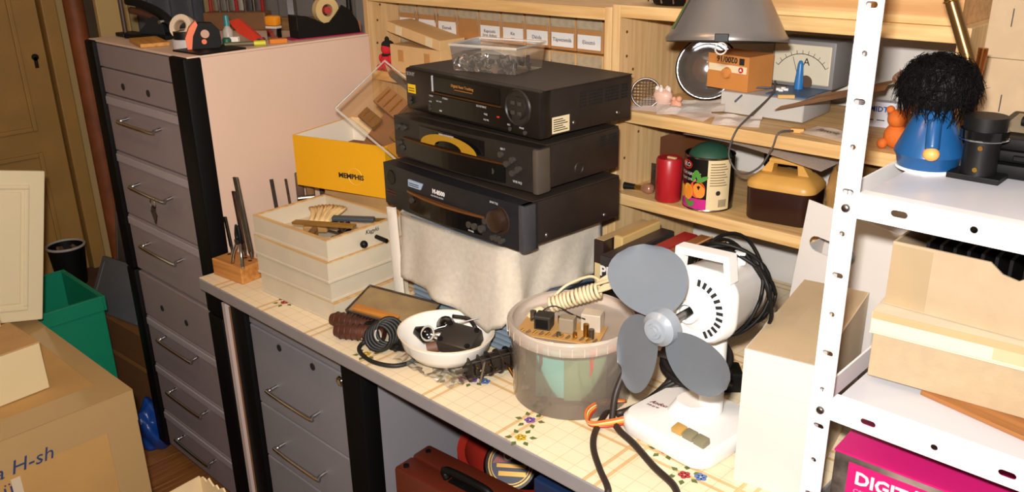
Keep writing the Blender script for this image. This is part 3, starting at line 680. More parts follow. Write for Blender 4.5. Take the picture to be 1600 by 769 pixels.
# ------------------------------------------------------------------ clutter on the front of the desk
BRN = M('brown_bakelite', '#512a1a', 0.5, var=0.3, scale=40)
for i, (loc, rz, lab) in enumerate((((-1.40, .965, .759), 25, 'dark brown ribbed wooden handle beneath the metal grater'), ((-1.355, .945, .757), 30, 'reddish brown ribbed handle lying nearest the desk edge'))):
    t = thing('ribbed_handle', lab, 'handle', loc, rz)
    B().lathe([(0, -.055), (.012, -.054), (.017, -.04), (.0165, 0), (.0175, .04), (.013, .055), (0, .056)], 18, m=Matrix.Rotation(PI/2, 4, 'Y')).build('grip', BRN, t, 60)
    for q in range(7): B().torus((-.04+q*.013, 0, 0), .0172, .0012, 18, 6, (0, PI/2, 0)).build('ridge', BRN, t, 60)
gt = thing('metal_grater', 'flat metal grater with toothed edge and wooden strip beside the bowl', 'grater', (-1.325, 1.015, .797), rot=(R(12), R(5), R(20)))
bx(-.085, .085, -.045, .045, 0, .0015).build('plate', M('tarnished_tin', '#b49a70', 0.4, 0.5, var=.25, scale=20), gt)
B().tube([(-.087, -.047, .003), (-.087, .047, .003), (.087, .047, .003), (.087, -.047, .003), (-.087, -.047, .003)], .0025, 6, 1).build('wire_frame', STEEL, gt)
bx(-.075, .03, -.042, -.024, .0015, .009, .002).build('wooden_strip', wood('orange_wood', '#b9782f', '#9a5c1e', 'x'), gt)
for q in range(22): B().prism([(-.084+q*.0077, -.047), (-.0785+q*.0077, -.047), (-.0813+q*.0077, -.054)], 0, .0015).build('tooth', STEEL, gt)
sp_ = tag(bx(-.07, .07, -.03, .03, 0, .035, .006).build('black_power_block', BLACK, None, 40), 'black plastic block propping the metal grater on the desk', 'adapter'); sp_.location = (-1.295, 1.05, .7402); sp_.rotation_euler = (0, 0, R(15))
def adapter(loc, rz, label, s=1.0, grp=None):
    t = thing('power_adapter', label, 'adapter', loc, rz, grp)
    bx(-.028*s, .028*s, -.02*s, .02*s, 0, .032*s, .005).build('body', BLACK, t, 40)
    for q in (-1, 1): B().cyl((.028*s, q*.008, .016*s), (.046*s, q*.008, .016*s), .002, seg=8).build('pin', CHROME, t)
    B().cyl((-.028*s, 0, .012*s), (-.04*s, 0, .010*s), .006, .004, 10).build('strain_relief', RUBBER, t)
adapter((-1.345, .975, .7402), -60, 'black plug adapter with bright pins next to the brown handles', 1.0)
adapter((-1.268, .985, .7402), 120, 'black plug adapter tied with a pale twist tie', .95)
adapter((-1.255, 1.035, .7402), 200, 'black plug adapter tucked under the bowl edge', .9)
ct = thing('coiled_cord', 'bundled black mains cord looping to the desk edge', 'cord', (0, 0, 0))
g = B()
for q in range(5): g.torus((-1.282+.003*q, .938+.005*q, .772+.003*q), .026, .0042, 20, 6, (R(70), R(20), R(30+4*q)))
g.build('bundle', RUBBER, ct, 180)
B().tube([(-1.315, .955, .76), (-1.325, .925, .746), (-1.30, .905, .745), (-1.25, .898, .745), (-1.205, .917, .745), (-1.195, .955, .747), (-1.215, .99, .762)], .0045, 8, 6).build('loose_loop', RUBBER, ct, 180)
B().torus((-1.282, .938, .778), .011, .0018, 16, 6, (0, R(75), R(25))).build('twist_tie', M('pale_tie', '#b7b3a6', .6), ct, 180)
# clear packet under the bowl
pk = thing('plastic_packet', 'crumpled clear plastic packet under the white bowl', 'packet', (-1.145, .995, .7402))
random.seed(3)
g = B(); g.grid(lambda u, v: Vector(((u-.5)*.17, (v-.5)*.13, .006 + .012*math.sin(9*u+4*v)*math.sin(8*v) ** 2 + .004*math.sin(31*u+17*v))), 16, 14, .0008).build('film', clear('clear_film', '#e9e4da', 0.3, 0.12), pk)
bx(-.04, .03, -.03, .03, .0, .003).build('card_insert', M('film_grey', '#a9a69c', .3, .5), pk)
bw = thing('enamel_bowl', 'white enamel bowl full of black plugs and cords', 'bowl', (-1.147, .998, .757), rot=(R(-2), R(2), 0))
B().lathe([(0, 0), (.050, 0), (.068, .008), (.084, .026), (.0905, .046), (.0945, .054), (.0915, .053), (.082, .028), (.066, .011), (.048, .004), (0, .004)], 48).build('shell', M('white_enamel_bowl', '#ece8e0', 0.2), bw, 180)
B().torus((0, 0, .0535), .0935, .0014, 48, 6).build('rim', M('rim_cream', '#e2cfae', .3), bw, 180)
bz = .757
def plug(loc, rot, label):
    t = thing('mains_plug', label, 'plug', loc, rot=rot, group='plugs in the white bowl')
    B().lathe([(0, 0), (.016, 0), (.019, .008), (.014, .02), (.008, .034), (0, .036)], 16).build('body', BLACK_G, t, 60)
    for s in (-1, 1): B().cyl((s*.0095, 0, 0), (s*.0095, 0, -.016), .0022, seg=8).build('pin', CHROME, t)
plug((-1.178, 1.028, bz+.043), (R(60), R(20), R(40)), 'black round plug against the far rim of the white bowl')
plug((-1.175, .985, bz+.037), (R(75), R(-10), R(-60)), 'black plug with a pale collar in the white bowl')
ad = thing('transformer_brick', 'black square wall transformer with four corner screws in the bowl', 'adapter', (-1.112, 1.005, bz+.040), rot=(R(22), R(4), R(18)))
bx(-.037, .037, -.029, .029, -.014, .018, .005).build('body', M('brick_black', '#2b2724', .4, spec=.5), ad, 40)
for sx in (-1, 1):
    for sy in (-1, 1): B().cyl((sx*.029, sy*.021, .018), (sx*.029, sy*.021, .0205), .0055, seg=12).build('screw', BLACK_G, ad)
B().torus((-1.168, .972, bz+.050), .014, .002, 20, 6, (R(60), R(20), 0)).build('x', None).name = 'pale_ring'
o = bpy.data.objects['pale_ring']; o.data.materials.append(M('pale_tie', '#b7b3a6', .6)); tag(o, 'pale rubber ring around the plug in the bowl', 'ring')
o = tag(B().cyl((-.028, 0, 0), (.028, 0, 0), .011, seg=16).build('brown_rod', M('brown_rod', '#6b4a3a', .6), None, 60), 'short brown rod lying in the white bowl', 'rod'); o.location = (-1.145, .985, bz+.027); o.rotation_euler = (0, R(-10), R(50))
o = tag(B().tube([(-1.17, 1.04, bz+.062), (-1.14, 1.055, bz+.06), (-1.115, 1.05, bz+.05)], .004, 8, 4).tube([(-1.165, .985, bz+.05), (-1.145, 1.0, bz+.056), (-1.13, 1.01, bz+.05)], .003, 8, 4).build('black_lead', RUBBER, None, 180), 'black lead joining the plugs and transformer in the bowl', 'cord')
o = tag(B().cyl((-1.16, .985, bz+.058), (-1.115, 1.06, bz+.068), .0015, seg=6).build('metal_skewer', STEEL), 'thin metal rod laid across the plugs in the bowl', 'rod')

# stepping switch assembly
ss = thing('rotary_switch', 'dark metal rotary switch assembly with rods beside the plastic tub', 'switch', (-1.047, 1.025, .7655), rot=(R(0), R(0), R(72))); ss.scale = (.84, .84, .84)
for q, xx in enumerate((-.06, -.035, -.01, .015, .04, .062)):
    B().cyl((xx-.0015, 0, 0), (xx+.0015, 0, 0), .029, seg=20).build('wafer', (DSTEEL, M('dark_wafer', '#2a211a', .5))[q % 2], ss, 40)
for a in range(4):
    t = a*PI/2+.6; B().cyl((-.068, .024*math.cos(t), .024*math.sin(t)), (.068, .024*math.cos(t), .024*math.sin(t)), .0022, seg=8).build('rod', STEEL, ss)
B().cyl((-.09, 0, 0), (.08, 0, 0), .0045, seg=10).build('shaft', STEEL, ss)
B().cbox((0, 0, 0), (.095, .03, .03), .002).build('core', M('dark_wafer', '#2a211a', .5), ss)
for q in range(14): B().cbox((-.05+.008*q, -.026+(q % 3)*.001, .012-(q % 4)*.007), (.004, .008, .003)).build('contact', (BRASS, CHROME)[q % 2], ss)
B().cyl((-.045, -.03, -.035+.012), (-.045, -.055, .04), .0025, seg=8).build('lever', STEEL, ss)
B().cyl((.03, -.026, -.01), (.03, -.052, -.022), .004, seg=8).build('stud', BRASS, ss)

# ------------------------------------------------------------------ plastic tub with circuit board and white cord
tu = thing('plastic_bucket', 'round translucent plastic tub with lid on the workbench', 'tub', (-.897, 1.082, .7402))
B().lathe([(0, 0), (.104, 0), (.107, .004), (.111, .132)], 56).build('wall', CLEAR_M, tu, 60)
ld = B().lathe([(0, .134), (.100, .134), (.106, .137), (.107, .150), (.112, .152), (.1165, .148), (.117, .128), (.1155, .127)], 56).build('lid', MILKY_LID, tu, 60)
for q in range(36):
    t = 2*PI*q/36; B().cbox((.1173*math.cos(t), .1173*math.sin(t), .137), (.001, .002, .016), 0, (0, 0, t)).build('grip_rib', MILKY_LID, ld)
def plateobj(name, mat, loc, rz, w, h, th, label, cat, tilt=0):
    o = bx(-w/2, w/2, -th/2, th/2, 0, h, .001).build(name, mat); o.location = loc; o.rotation_euler = (R(tilt), 0, R(rz)); return tag(o, label, cat)
plateobj('green_board', M('olive_board', '#6f7a3c', 0.6), (-.915, 1.07, .744), 35, .13, .118, .004, 'olive green board standing inside the plastic tub', 'board', -8)
plateobj('teal_card', M('teal_card', '#5fa79a', 0.6), (-.892, 1.04, .744), 32, .085, .095, .004, 'pale teal card leaning inside the plastic tub', 'card', -6)
plateobj('dark_green_board', M('dull_green', '#5c7a52', 0.6), (-.850, 1.062, .744), 38, .075, .115, .004, 'dull green circuit board inside the plastic tub', 'board', -4)
for (xx, yy, rz, lab) in ((-.945, 1.045, -40, 'red-edged black plate at the left inside the plastic tub'), (-.828, 1.095, 52, 'red-edged plate at the right inside the plastic tub')):
    t = thing('red_edged_plate', lab, 'plate', (xx, yy, .744), rz)
    bx(-.03, .03, -.003, .003, 0, .10).build('plate', M('smoke_plate', '#4a4440', .4), t); bx(-.031, -.025, -.004, .004, 0, .105).build('edge_strip', RED, t); bx(-.025, .03, -.004, .004, .09, .105).build('edge_strip', RED, t)
pcb = thing('circuit_board', 'old tan circuit board with transformers resting on the tub lid', 'circuit board', (-.893, 1.055, .8755), 24)
bx(-.078, .072, -.045, .03, 0, .002).build('board', M('pertinax', '#b88d52', .5), pcb)
bx(-.05, -.02, -.02, .008, .002, .028, .002).build('transformer', M('trafo_dark', '#2e2a22', .5), pcb); bx(-.046, -.024, -.022, -.018, .006, .022).build('winding', BLACK, pcb)
bx(-.005, .022, -.02, .002, .002, .030, .002).build('relay', M('relay_tan', '#8f826c', .4), pcb)
bx(.03, .065, .0, .028, .002, .034, .001).build('shield_can', M('shield_tin', '#cfc2ae', .4, .3), pcb)
for (u, v_, r_, hh, m_) in ((.045, -.02, .005, .026, BRASS), (.056, -.025, .005, .02, STEEL), (-.062, .015, .006, .02, STEEL), (.028, -.03, .004, .012, BRASS), (-.012, .018, .005, .016, CHROME), (.0, -.034, .004, .01, STEEL)): B().cyl((u, v_, .002), (u, v_, hh), r_, seg=12).build('capacitor', m_, pcb, 60)
for q in range(12): B().cyl((-.07+q*.012, -.038, .002), (-.064+q*.012, -.032, .006), .002, seg=6).build('resistor', (BRASS, M('res_brown', '#5d3d20', .5))[q % 2], pcb)
B().tube([(-.06, .0, .01), (-.03, .025, .03), (.01, .022, .02), (.04, -.01, .03)], .0012, 6, 6).build('wire', BLACK, pcb, 180)
wc = thing('mains_cable', 'wound cream mains cord with two-pin plug on top of the tub', 'cord', (-.905, 1.105, .918), rot=(0, R(-22), R(32)))
CRD = M('cream_cord', '#e0cda6', .5)
for q in range(13): B().torus((-.05+q*.0075, 0, 0), .0125, .0032, 18, 6, (0, R(90), R(6*math.sin(q)))).build('cord_turn', CRD, wc, 180)
for q in range(4): B().tube([(.04, .004*q-.006, 0), (.075, .012*q-.02, .006), (.10, .006*q-.01, .010+.003*q), (.082, .012*q-.018, .018), (.04, .003*q, .012)], .003, 6, 5).build('loop', CRD, wc, 180)
B().tube([(-.05, .012, .005), (-.02, .03, .016), (.03, .022, .022), (.05, .005, .012)], .0028, 6, 5).build('loop', CRD, wc, 180)
pg = B().lathe([(0, 0), (.013, .002), (.015, .012), (.011, .028), (.006, .036), (0, .037)], 14, m=Matrix.Translation((-.098, -.005, -.018)) @ Matrix.Rotation(R(62), 4, 'Y')).build('plug', CRD, wc, 60)
for s in (-1, 1): B().cyl((-.098, -.005+s*.007, -.018), (-.118, -.005+s*.007, -.028), .0022, seg=8).build('pin', CHROME, pg)

# ------------------------------------------------------------------ left pine unit: small parts drawers
DRW = M('drawer_card', '#b9834a', .8, var=.1, scale=20); DRL = M('drawer_card_light', '#d6a868', .8, var=.08, scale=20)
WORDS = ('Csavarok', 'Alkatrész', 'Elemek', '', 'Kapcsoló\nüres doboz', 'Kis\n—', 'Dióda', 'Tápvezeték', 'Elosztó')
for row, (z0, z1) in enumerate(((1.2625, 1.342), (1.180, 1.2605))):
    for i in range(9):
        xx = -1.897 + i*.0795; wd = word = WORDS[i] if row == 0 else ''
        lab = ('small brown parts drawer in the upper row with a white label' if wd else 'small brown parts drawer in the upper row without a label') if row == 0 else ('lower row light brown parts drawer beneath the one labelled %s' % WORDS[i].replace('\n—', '').replace('\n', ' ') if WORDS[i] else 'lower row light brown parts drawer beneath the unlabelled one')
        if row == 0 and wd: lab = 'upper row brown parts drawer whose white label reads %s' % wd.replace('\n—', '').replace('\n', ' ')
        t = thing('parts_drawer', lab, 'drawer', (xx, 1.575, z0), 0, 'small parts drawers in the pine unit')
        bx(-.0385, .0385, 0, .16, 0, z1-z0-.002, .002).build('box', DRW if row == 0 else DRL, t)
        bx(-.037, .037, -.0025, .0, .052 if row == 0 else .044, z1-z0-.004, .001).build('clear_window', M('window_haze', '#b8a88c', .2, var=.2, scale=60), t)
        for s in (-1, 1): bx(s*.034-.0015, s*.034+.0015, -.004, -.0025, .035, .058, .0005).build('latch', CLEAR, t)
        if wd:
            l = bx(-.033, .033, -.0035, -.001, .008, .040).build('paper_label', WHITE_P, t)
            for q, ln in enumerate(wd.split('\n')): text(ln, .0125 if '\n' not in wd else .011, M('label_ink', '#5a4a52', .8), l, (0, -.0038, .020 - q*.010 + (.003 if '\n' in wd else 0)), align='CENTER')
# cardboard box and red doll on the left shelf
lb = thing('cardboard_box', 'open tan cardboard box with taped lid beside the red doll', 'box', (-1.772, 1.524, 1.1705), -2)
CTAN = M('carton_tan', '#dcb67e', .8, var=.06, scale=20)
bx(-.105, .105, -.038, .038, 0, .072, .001).build('body', CTAN, lb)
lid = bx(-.115, .105, -.042, .042, 0, .026, .001).build('lid', CTAN, lb); lid.location = (0, .002, .088); lid.rotation_euler = (0, R(9), 0)
TAPE = M('old_tape', '#c0894a', .3)
for xx in (-.07, .04): bx(xx, xx+.022, -.0395, -.037, .03, .06).build('tape_patch', TAPE, lb)
for xx in (-.075, .05): bx(xx, xx+.025, -.0432, -.041, .002, .024).build('paper_patch', M('patch_cream', '#e2d0aa', .6), lid)
dl = thing('red_doll', 'small red plush doll with black hair on the left shelf', 'doll', (-1.904, 1.500, 1.1705))
PLR = M('plush_red', '#c8202c', .9, bump=.5, bscale=300)
B().sphere((0, 0, .022), .022, (1, .9, 1.05)).build('torso', PLR, dl, 180); B().sphere((.001, -.002, .056), .017, (1, .95, 1)).build('head', PLR, dl, 180)
B().sphere((.001, .002, .066), .0175, (1.05, 1, .75)).sphere((-.004, .004, .079), .008, (1, .7, 1.2)).build('hair', M('plush_black', '#17100e', .95), dl, 180)
for s in (-1, 1): B().sphere((s*.019, -.008, .030), .008, (.8, .8, 1.4)).build('arm', PLR, dl, 180)
for s in (-1, 1): B().sphere((s*.012, -.018, .008), .009, (.9, 1.3, .9)).build('leg', PLR, dl, 180)
B().torus((0, 0, .040), .013, .004, 18, 6).build('scarf', M('plush_black', '#17100e', .95), dl, 180)

# ------------------------------------------------------------------ right pine unit, middle shelf
S2 = 1.1725
mbal = thing('metal_sieve', 'small round metal mesh strainer beside the top recorder', 'strainer', (-1.060, 1.515, S2+.032), rot=(R(78), 0, R(35)))
B().torus((0, 0, 0), .030, .0022, 32, 6).build('rim', STEEL, mbal, 180)
for q in range(9):
    a = -.026+q*.0065; hlf = math.sqrt(max(.0001, .029**2-a*a))
    B().cyl((a, -hlf, 0), (a, hlf, 0), .0009, seg=5).build('wire', CHROME, mbal); B().cyl((-hlf, a, 0), (hlf, a, 0), .0009, seg=5).build('wire', CHROME, mbal)
hc = thing('headlamp_reflector', 'round chrome headlamp reflector with dark rim leaning on the shelf', 'headlamp', (-1.003, 1.660, S2+.070), rot=(R(80), 0, R(30)))
B().lathe([(0, -.035), (.03, -.030), (.055, -.012), (.065, .002), (.063, .003), (.053, -.009), (.028, -.026), (0, -.031)], 40).build('bowl', CHROME, hc, 180)
B().torus((0, 0, .002), .065, .0035, 40, 8).build('rim', BLACK_G, hc, 180); B().torus((0, 0, .005), .0635, .0012, 40, 6).build('trim_ring', CHROME, hc, 180)
B().lathe([(.062, .003), (.04, .010), (0, .013)], 36).build('lens', CLEAR, hc, 180)
sh = thing('seashell', 'pale pink seashell ornament on the papers', 'shell', (-1.030, 1.535, S2+.006))
B().lathe([(.006, 0), (.016, .008), (.020, .022), (.015, .034), (.013, .033), (.017, .022), (.013, .010), (0, .004)], 18, sx=1.15, sy=.8).build('cup', M('shell_pink', '#d9b6a4', .4), sh, 180)
for q in range(5): B().sphere((.014*math.cos(q*1.2), .009*math.sin(q*1.2), .034), .005, (1, 1, 1.5)).build('frill', M('shell_white', '#e3d2c8', .4), sh, 180)
o = tag(B().sphere((0, 0, .011), .011, (1.2, .8, 1)).sphere((.008, -.002, .024), .006).sphere((-.006, 0, .022), .005).build('clay_figure', M('clay_pink', '#d69a7c', .7), None, 180), 'small pink clay figure next to the seashell', 'figurine'); o.location = (-.992, 1.528, S2+.003)
def sheet(name, x, y, z, w, d, rz, label, mat=WHITE_P, curl=.004, cat='paper', tilt=(0, 0)):
    o = B().grid(lambda u, v: Vector(((u-.5)*w, (v-.5)*d, .003+curl*(math.sin(5*u)*math.sin(4*v)) ** 2)), 8, 6, .0006).build(name, mat); o.location = (x, y, z); o.rotation_euler = (tilt[0], tilt[1], R(rz)); return tag(o, label, cat, None)
PAP2 = M('paper_pink', '#fff6f0', .8); PAP3 = M('paper_tan', '#caa878', .8)
sheet('paper_sheet', -1.04, 1.535, S2+.003, .10, .10, 10, 'crumpled pale paper under the metal strainer', PAP2, .003, 'paper', (R(5), 0))
sheet('paper_sheet', -.975, 1.53, S2+.005, .11, .07, 35, 'loose stack sheet jutting toward the shelf edge', PAP2, .008, 'paper', (R(9), 0))
sheet('paper_sheet', -.945, 1.545, S2+.010, .10, .06, 28, 'upper loose sheet beside the grey metal case', WHITE_P, .006, 'paper', (R(10), R(-4)))
sheet('paper_sheet', -.93, 1.505, S2+.002, .09, .05, -12, 'white folded sheet flat at the shelf edge', PAP2, .003, 'paper', (R(6), 0))
sheet('paper_sheet', -.835, 1.503, S2+.003, .09, .055, 22, 'curled white paper below the grey metal case', PAP2, .008, 'paper', (R(8), 0))
ps = thing('grey_metal_case', 'flat grey metal instrument case under the small carton', 'case', (-.828, 1.640, S2), 2.2)
GC = M('instrument_grey', '#a8a6a4', .45)
bx(-.089, .089, -.065, .065, .002, .046, .003).build('housing', GC, ps, 40); bx(-.087, .087, -.0655, -.064, .004, .0445).build('front_plate', M('instrument_light', '#bdb9b2', .45), ps)
for s in (-1, 1): bx(s*.075-.008, s*.075+.008, -.05, .05, 0, .0025).build('foot_strip', RUBBER, ps)
bx(.0, .085, -.05, .055, .046, .0485, .001).build('blue_top', M('blue_panel', '#3c5f86', .5), ps)
S25 = S2+.0485
cn = thing('small_carton', 'small brown carton with printed code and white stripe', 'box', (-.905, 1.625, S25-.0022), -9)
bx(-.052, .052, -.04, .04, 0, .070, .001).build('body', M('carton_orange', '#c98440', .8, var=.08, scale=20), cn)
bx(-.048, .048, -.0406, -.0395, .036, .050).build('white_stripe', M('stripe_cream', '#e6d6b4', .7), cn)
text('0200/16', .016, INK, cn, (.024, -.0407, .066), (PI/2, PI, 0), bold=.0003)
bx(.029, .041, -.0408, -.0395, .053, .066).build('black_symbol', INK, cn)
B().cyl((.034, -.0412, .043), (.034, -.0395, .043), .006, seg=16).build('red_symbol', RED, cn); B().prism([(.031, .041), (.037, .041), (.034, .047)], -.0418, -.041, 'y').build('white_triangle', WHITE_P, cn)
B().lathe([(0, .0), (.012, .0), (.010, .008), (0, .010)], 16, m=Matrix.Translation((0, -.04, .034)) @ Matrix.Rotation(PI/2, 4, 'X')).build('round_tab', M('carton_orange', '#c98440', .8), cn)
am = thing('panel_ammeter', 'grey box ammeter with cream dial marked A', 'meter', (-.806, 1.728, S25-.002), 0)
bx(-.068, .068, -.03, .048, 0, .095, .004).build('housing', M('meter_grey', '#7e7c7c', .5), am, 40)
bx(-.062, .060, -.032, -.029, .008, .086, .002).build('dial_plate', M('dial_cream', '#d2cab2', .5), am)
text('A', .021, INK, am, (.010, -.0325, .046), align='CENTER')
B().torus((.0, -.0322, .006), .062, .0007, 30, 4, (PI/2, 0, 0), R(35), R(145)).build('scale_arc', INK, am)
for q in range(11):
    t = R(35+11*q); B().cbox((.066*math.cos(t), -.0324, .006+.066*math.sin(t)), (.007, .0006, .0008), 0, (0, -t, 0)).build('scale_tick', INK, am)
B().cyl((.012, -.033, .012), (.012, -.028, .012), .014, seg=18).build('adjuster', M('meter_brown', '#5d4636', .5), am)
B().cbox((-.012, -.0335, .04), (.045, .0006, .0008), 0, (0, R(70), 0)).build('needle', INK, am)
bp = thing('blue_pin_bottle', 'slim blue plastic bottle standing before the ammeter', 'bottle', (-.797, 1.672, S25))
B().lathe([(0, 0), (.009, 0), (.009, .012), (.007, .03), (.0055, .050), (.003, .056), (0, .057)], 16).build('body', M('bright_blue', '#2f74b4', .35), bp, 60)
for q, (xx, yy) in enumerate(((-.822, 1.625), (-.812, 1.618), (-.808, 1.632), (-.818, 1.64))): tag(B().cyl((xx, yy, S25+.003), (xx+.008, yy+.003, S25+.003), .003, seg=10).build('white_bead', WHITE, None, 60), 'tiny cream ceramic bead on the grey metal case', 'bead', 'ceramic beads on the case')
tag(B().tube([(-.87, 1.552, 1.205), (-.862, 1.60, 1.2235), (-.83, 1.63, 1.225)], .002, 6, 4).build('blue_wire', M('steel_blue', '#4c5a6c', .5), None, 180), 'short grey-blue wire bent over the case edge', 'wire')
o = tag(bx(-.016, .016, -.005, .005, 0, .007, .001).build('wooden_pin', M('pin_wood', '#d3ab68', .6)), 'small wooden clothes-pin half on the grey case edge', 'pin'); o.location = (-.775, 1.577, S25-.002); o.rotation_euler = (0, 0, R(35))
en = sheet('brown_envelope', -.69, 1.60, S2+.055, .20, .10, 12, 'long brown card envelope leaning over the grey case', M('envelope_tan', '#dcb58c', .7), .004, 'envelope', (0, R(-16)))
tr_ = thing('card_tube', 'brown curled card tube at the right of the shelf', 'tube', (-.545, 1.61, S2+.062), rot=(R(25), R(-20), R(10)))
B().lathe([(.016, -.05), (.022, .06), (.0205, .06), (.0145, -.05)], 20).build('tube_wall', M('tube_brown', '#8f6a52', .6), tr_, 180)
bxl = thing('blue_white_packet', 'white packet with blue lettering at the end of the shelf', 'packet', (-.635, 1.655, S2), 8)
bx(-.045, .045, -.012, .012, 0, .048, .001).build('body', M('packet_white', '#d5d6df', .5), bxl)
text('SCHMIDT', .014, M('blue_ink', '#23408c', .6), bxl, (-.030, -.0125, .030), bold=.0003); text('SET MIT', .007, INK, bxl, (-.028, -.0125, .021))
for q in range(3): bx(-.028+q*.02, -.014+q*.02, -.0128, -.012, .013, .0145).build('print_line', INK, bxl)
sheet('printed_leaflet', -.645, 1.513, S2+.003, .11, .05, -14, 'printed leaflet lying at the shelf edge', M('leaflet', '#fbeedd', .7), .004, 'leaflet', (R(6), 0))
lf = bpy.data.objects['printed_leaflet']
text('Favorit', .016, M('leaflet_ink', '#6a5a44', .7), lf, (-.035, -.006, .0075), (0, 0, 0), shear=.3)
o = tag(bx(-.012, .012, -.009, .009, 0, .008, .001).build('wooden_chip', M('chip', '#d8a25a', .7)), 'little orange wooden chip by the leaflet', 'chip'); o.location = (-.715, 1.515, S2); o.rotation_euler = (0, 0, R(20))
tag(B().tube([(-.812, 1.60, 1.245), (-.80, 1.568, 1.225), (-.81, 1.50, 1.19), (-.815, 1.462, 1.165), (-.82, 1.455, 1.12), (-.79, 1.452, 1.092), (-.755, 1.455, 1.11), (-.735, 1.46, 1.15), (-.728, 1.466, 1.178), (-.712, 1.49, 1.18)], .002, 6, 6).build('grey_wire', M('wire_grey', '#4e4743', .5), None, 180), 'thin dark wire looping down over the shelf edge', 'wire')

# ------------------------------------------------------------------ right pine unit, lower shelf
S3 = .9885
cd = thing('pillar_candle', 'thick red pillar candle on the lower shelf', 'candle', (-.983, 1.500, S3))
B().lathe([(0, 0), (.026, 0), (.0275, .002), (.0275, .088), (.025, .0925), (.018, .0915), (0, .091)], 32).build('wax', M('red_wax', '#a81c24', .35, sub=.2), cd, 60)
bx(-.004, .016, -.003, .003, .091, .0945).build('wick', PAP3, cd)
can = thing('fruit_can', 'opened peach halves can stuffed with dark green cloth', 'can', (-.901, 1.523, S3))
CANB = M('can_black', '#15110f', .25); CANM = M('can_magenta', '#c02a80', .3); CANC = M('can_cream', '#dcc79c', .4)
RCAN = .0505
def wrap(g, r, t0, t1, z0, z1, n=10):
    for q in range(n):
        a = t0+(t1-t0)*q/n; b_ = t0+(t1-t0)*(q+1)/n
        vs_ = [g.bm.verts.new((r*math.cos(t), r*math.sin(t), z)) for t, z in ((a, z0), (b_, z0), (b_, z1), (a, z1))]; g.bm.faces.new(vs_)
    return g
B().lathe([(0, 0), (.0505, 0), (.0515, .0015), (.0505, .003), (.0505, .110), (.0515, .112), (.0495, .112), (.049, .006), (0, .006)], 40).build('tin_body', M('tin', '#a39c94', .25, 1.0), can, 40)
lbv = B().lathe([(.0508, .004), (.0508, .108)], 40).build('paper_label', CANB, can, 60)
wrap(B(), .0510, R(-135), R(-62), .004, .026, 12).build('magenta_band', CANM, lbv)
wrap(B(), .0511, R(-62), R(-5), .004, .108, 12).build('cream_panel', CANC, lbv)
def curved(poly_fn, th0, zc, r, mat, name, n=24):
    g = B(); vs_ = [g.bm.verts.new((r*math.cos(th0+u/r), r*math.sin(th0+u/r), zc+w_)) for u, w_ in poly_fn(n)]
    g.bm.faces.new(vs_); return g.build(name, mat, lbv)
ell = lambda a, b_, rot=0: (lambda n: [(a*math.cos(2*PI*k/n)*math.cos(rot)-b_*math.sin(2*PI*k/n)*math.sin(rot), a*math.cos(2*PI*k/n)*math.sin(rot)+b_*math.sin(2*PI*k/n)*math.cos(rot)) for k in range(n)])
PEA = M('peach', '#e58a2c', .5); PEA2 = M('peach_red', '#d9532e', .5); PEA3 = M('peach_yellow', '#eaa53a', .5); GLF = M('leaf_green', '#4d8a34', .5)
curved(ell(.016, .0095), R(-118), .094, .0514, RED, 'logo_oval'); 
curved(ell(.0175, .018), R(-85), .046, .0513, PEA2, 'peach_print'); curved(ell(.012, .016, .4), R(-80), .044, .0516, PEA, 'peach_print')
curved(ell(.014, .017), R(-110), .038, .0519, PEA3, 'peach_print'); curved(ell(.009, .014), R(-106), .037, .0522, PEA, 'peach_print'); curved(ell(.010, .014), R(-130), .036, .0522, PEA3, 'peach_print')
for (th, zc, a, rt) in ((-92, .074, .013, 1.2), (-82, .074, .013, 1.9), (-73, .068, .013, .5), (-108, .016, .010, 2.4), (-98, .014, .010, .6)): curved(ell(a, .0048, rt), R(th), zc, .0526, GLF, 'leaf_print')
def ctext(s, size, th0, zc, mat, r=.0520):
    tt = text(s, size, mat, lbv, (0, 0, 0), (0, 0, 0), ext=0.0)
    for vv in tt.data.vertices: t = R(th0)+vv.co.x/r; vv.co = Vector((r*math.cos(t), r*math.sin(t), zc+vv.co.y))
ctext('SKO', .0125, -131, .090, WINK); ctext('PEACH HALVES', .0098, -150, .073, WINK); ctext('IN LIGHT SYRUP', .0075, -148, .062, WINK)
for q in range(9): wrap(B(), .0514, R(-56), R(-14-(q % 3)*4), .055+q*.0055, .057+q*.0055, 6).build('print_line', M('print_brown', '#7a6848', .7), lbv)
curved(ell(.005, .005), R(-36), .040, .0515, INK, 'print_mark')
for q in range(7): wrap(B(), .0514, R(-34+q*3), R(-32.5+q*3), .010, .026, 1).build('barcode_bar', INK, lbv)
B().sphere((.0, .0, .100), .045, (1, 1, .75), 20, 12).build('green_cloth', M('cloth_green', '#1f4a38', .6, var=.2, scale=30), can, 180)
jg = thing('picnic_jug', 'brown plastic jug with tan lid and arched carrying handle', 'jug', (-.745, 1.552, S3), 8)
JB = M('jug_brown', '#2c150e', .35); JT = M('jug_tan', '#cf9d4e', .4, var=.12, scale=18)
def rr(w, d, r, n=5):
    out = []
    for cx, cy, a0 in ((w/2-r, d/2-r, 0), (-w/2+r, d/2-r, 90), (-w/2+r, -d/2+r, 180), (w/2-r, -d/2+r, 270)):
        for k in range(n+1): t = R(a0+90*k/n); out.append((cx+r*math.cos(t), cy+r*math.sin(t)))
    return out
def loft(secs):
    g = B(); rings = [[g.bm.verts.new((x_, y_, z)) for x_, y_ in rr(w, d, r)] for (w, d, r, z) in secs]
    for a, b_ in zip(rings, rings[1:]):
        for k in range(len(a)): j = (k+1) % len(a); g.bm.faces.new((a[k], a[j], b_[j], b_[k]))
    g.bm.faces.new(rings[0][::-1]); g.bm.faces.new(rings[-1]); return g
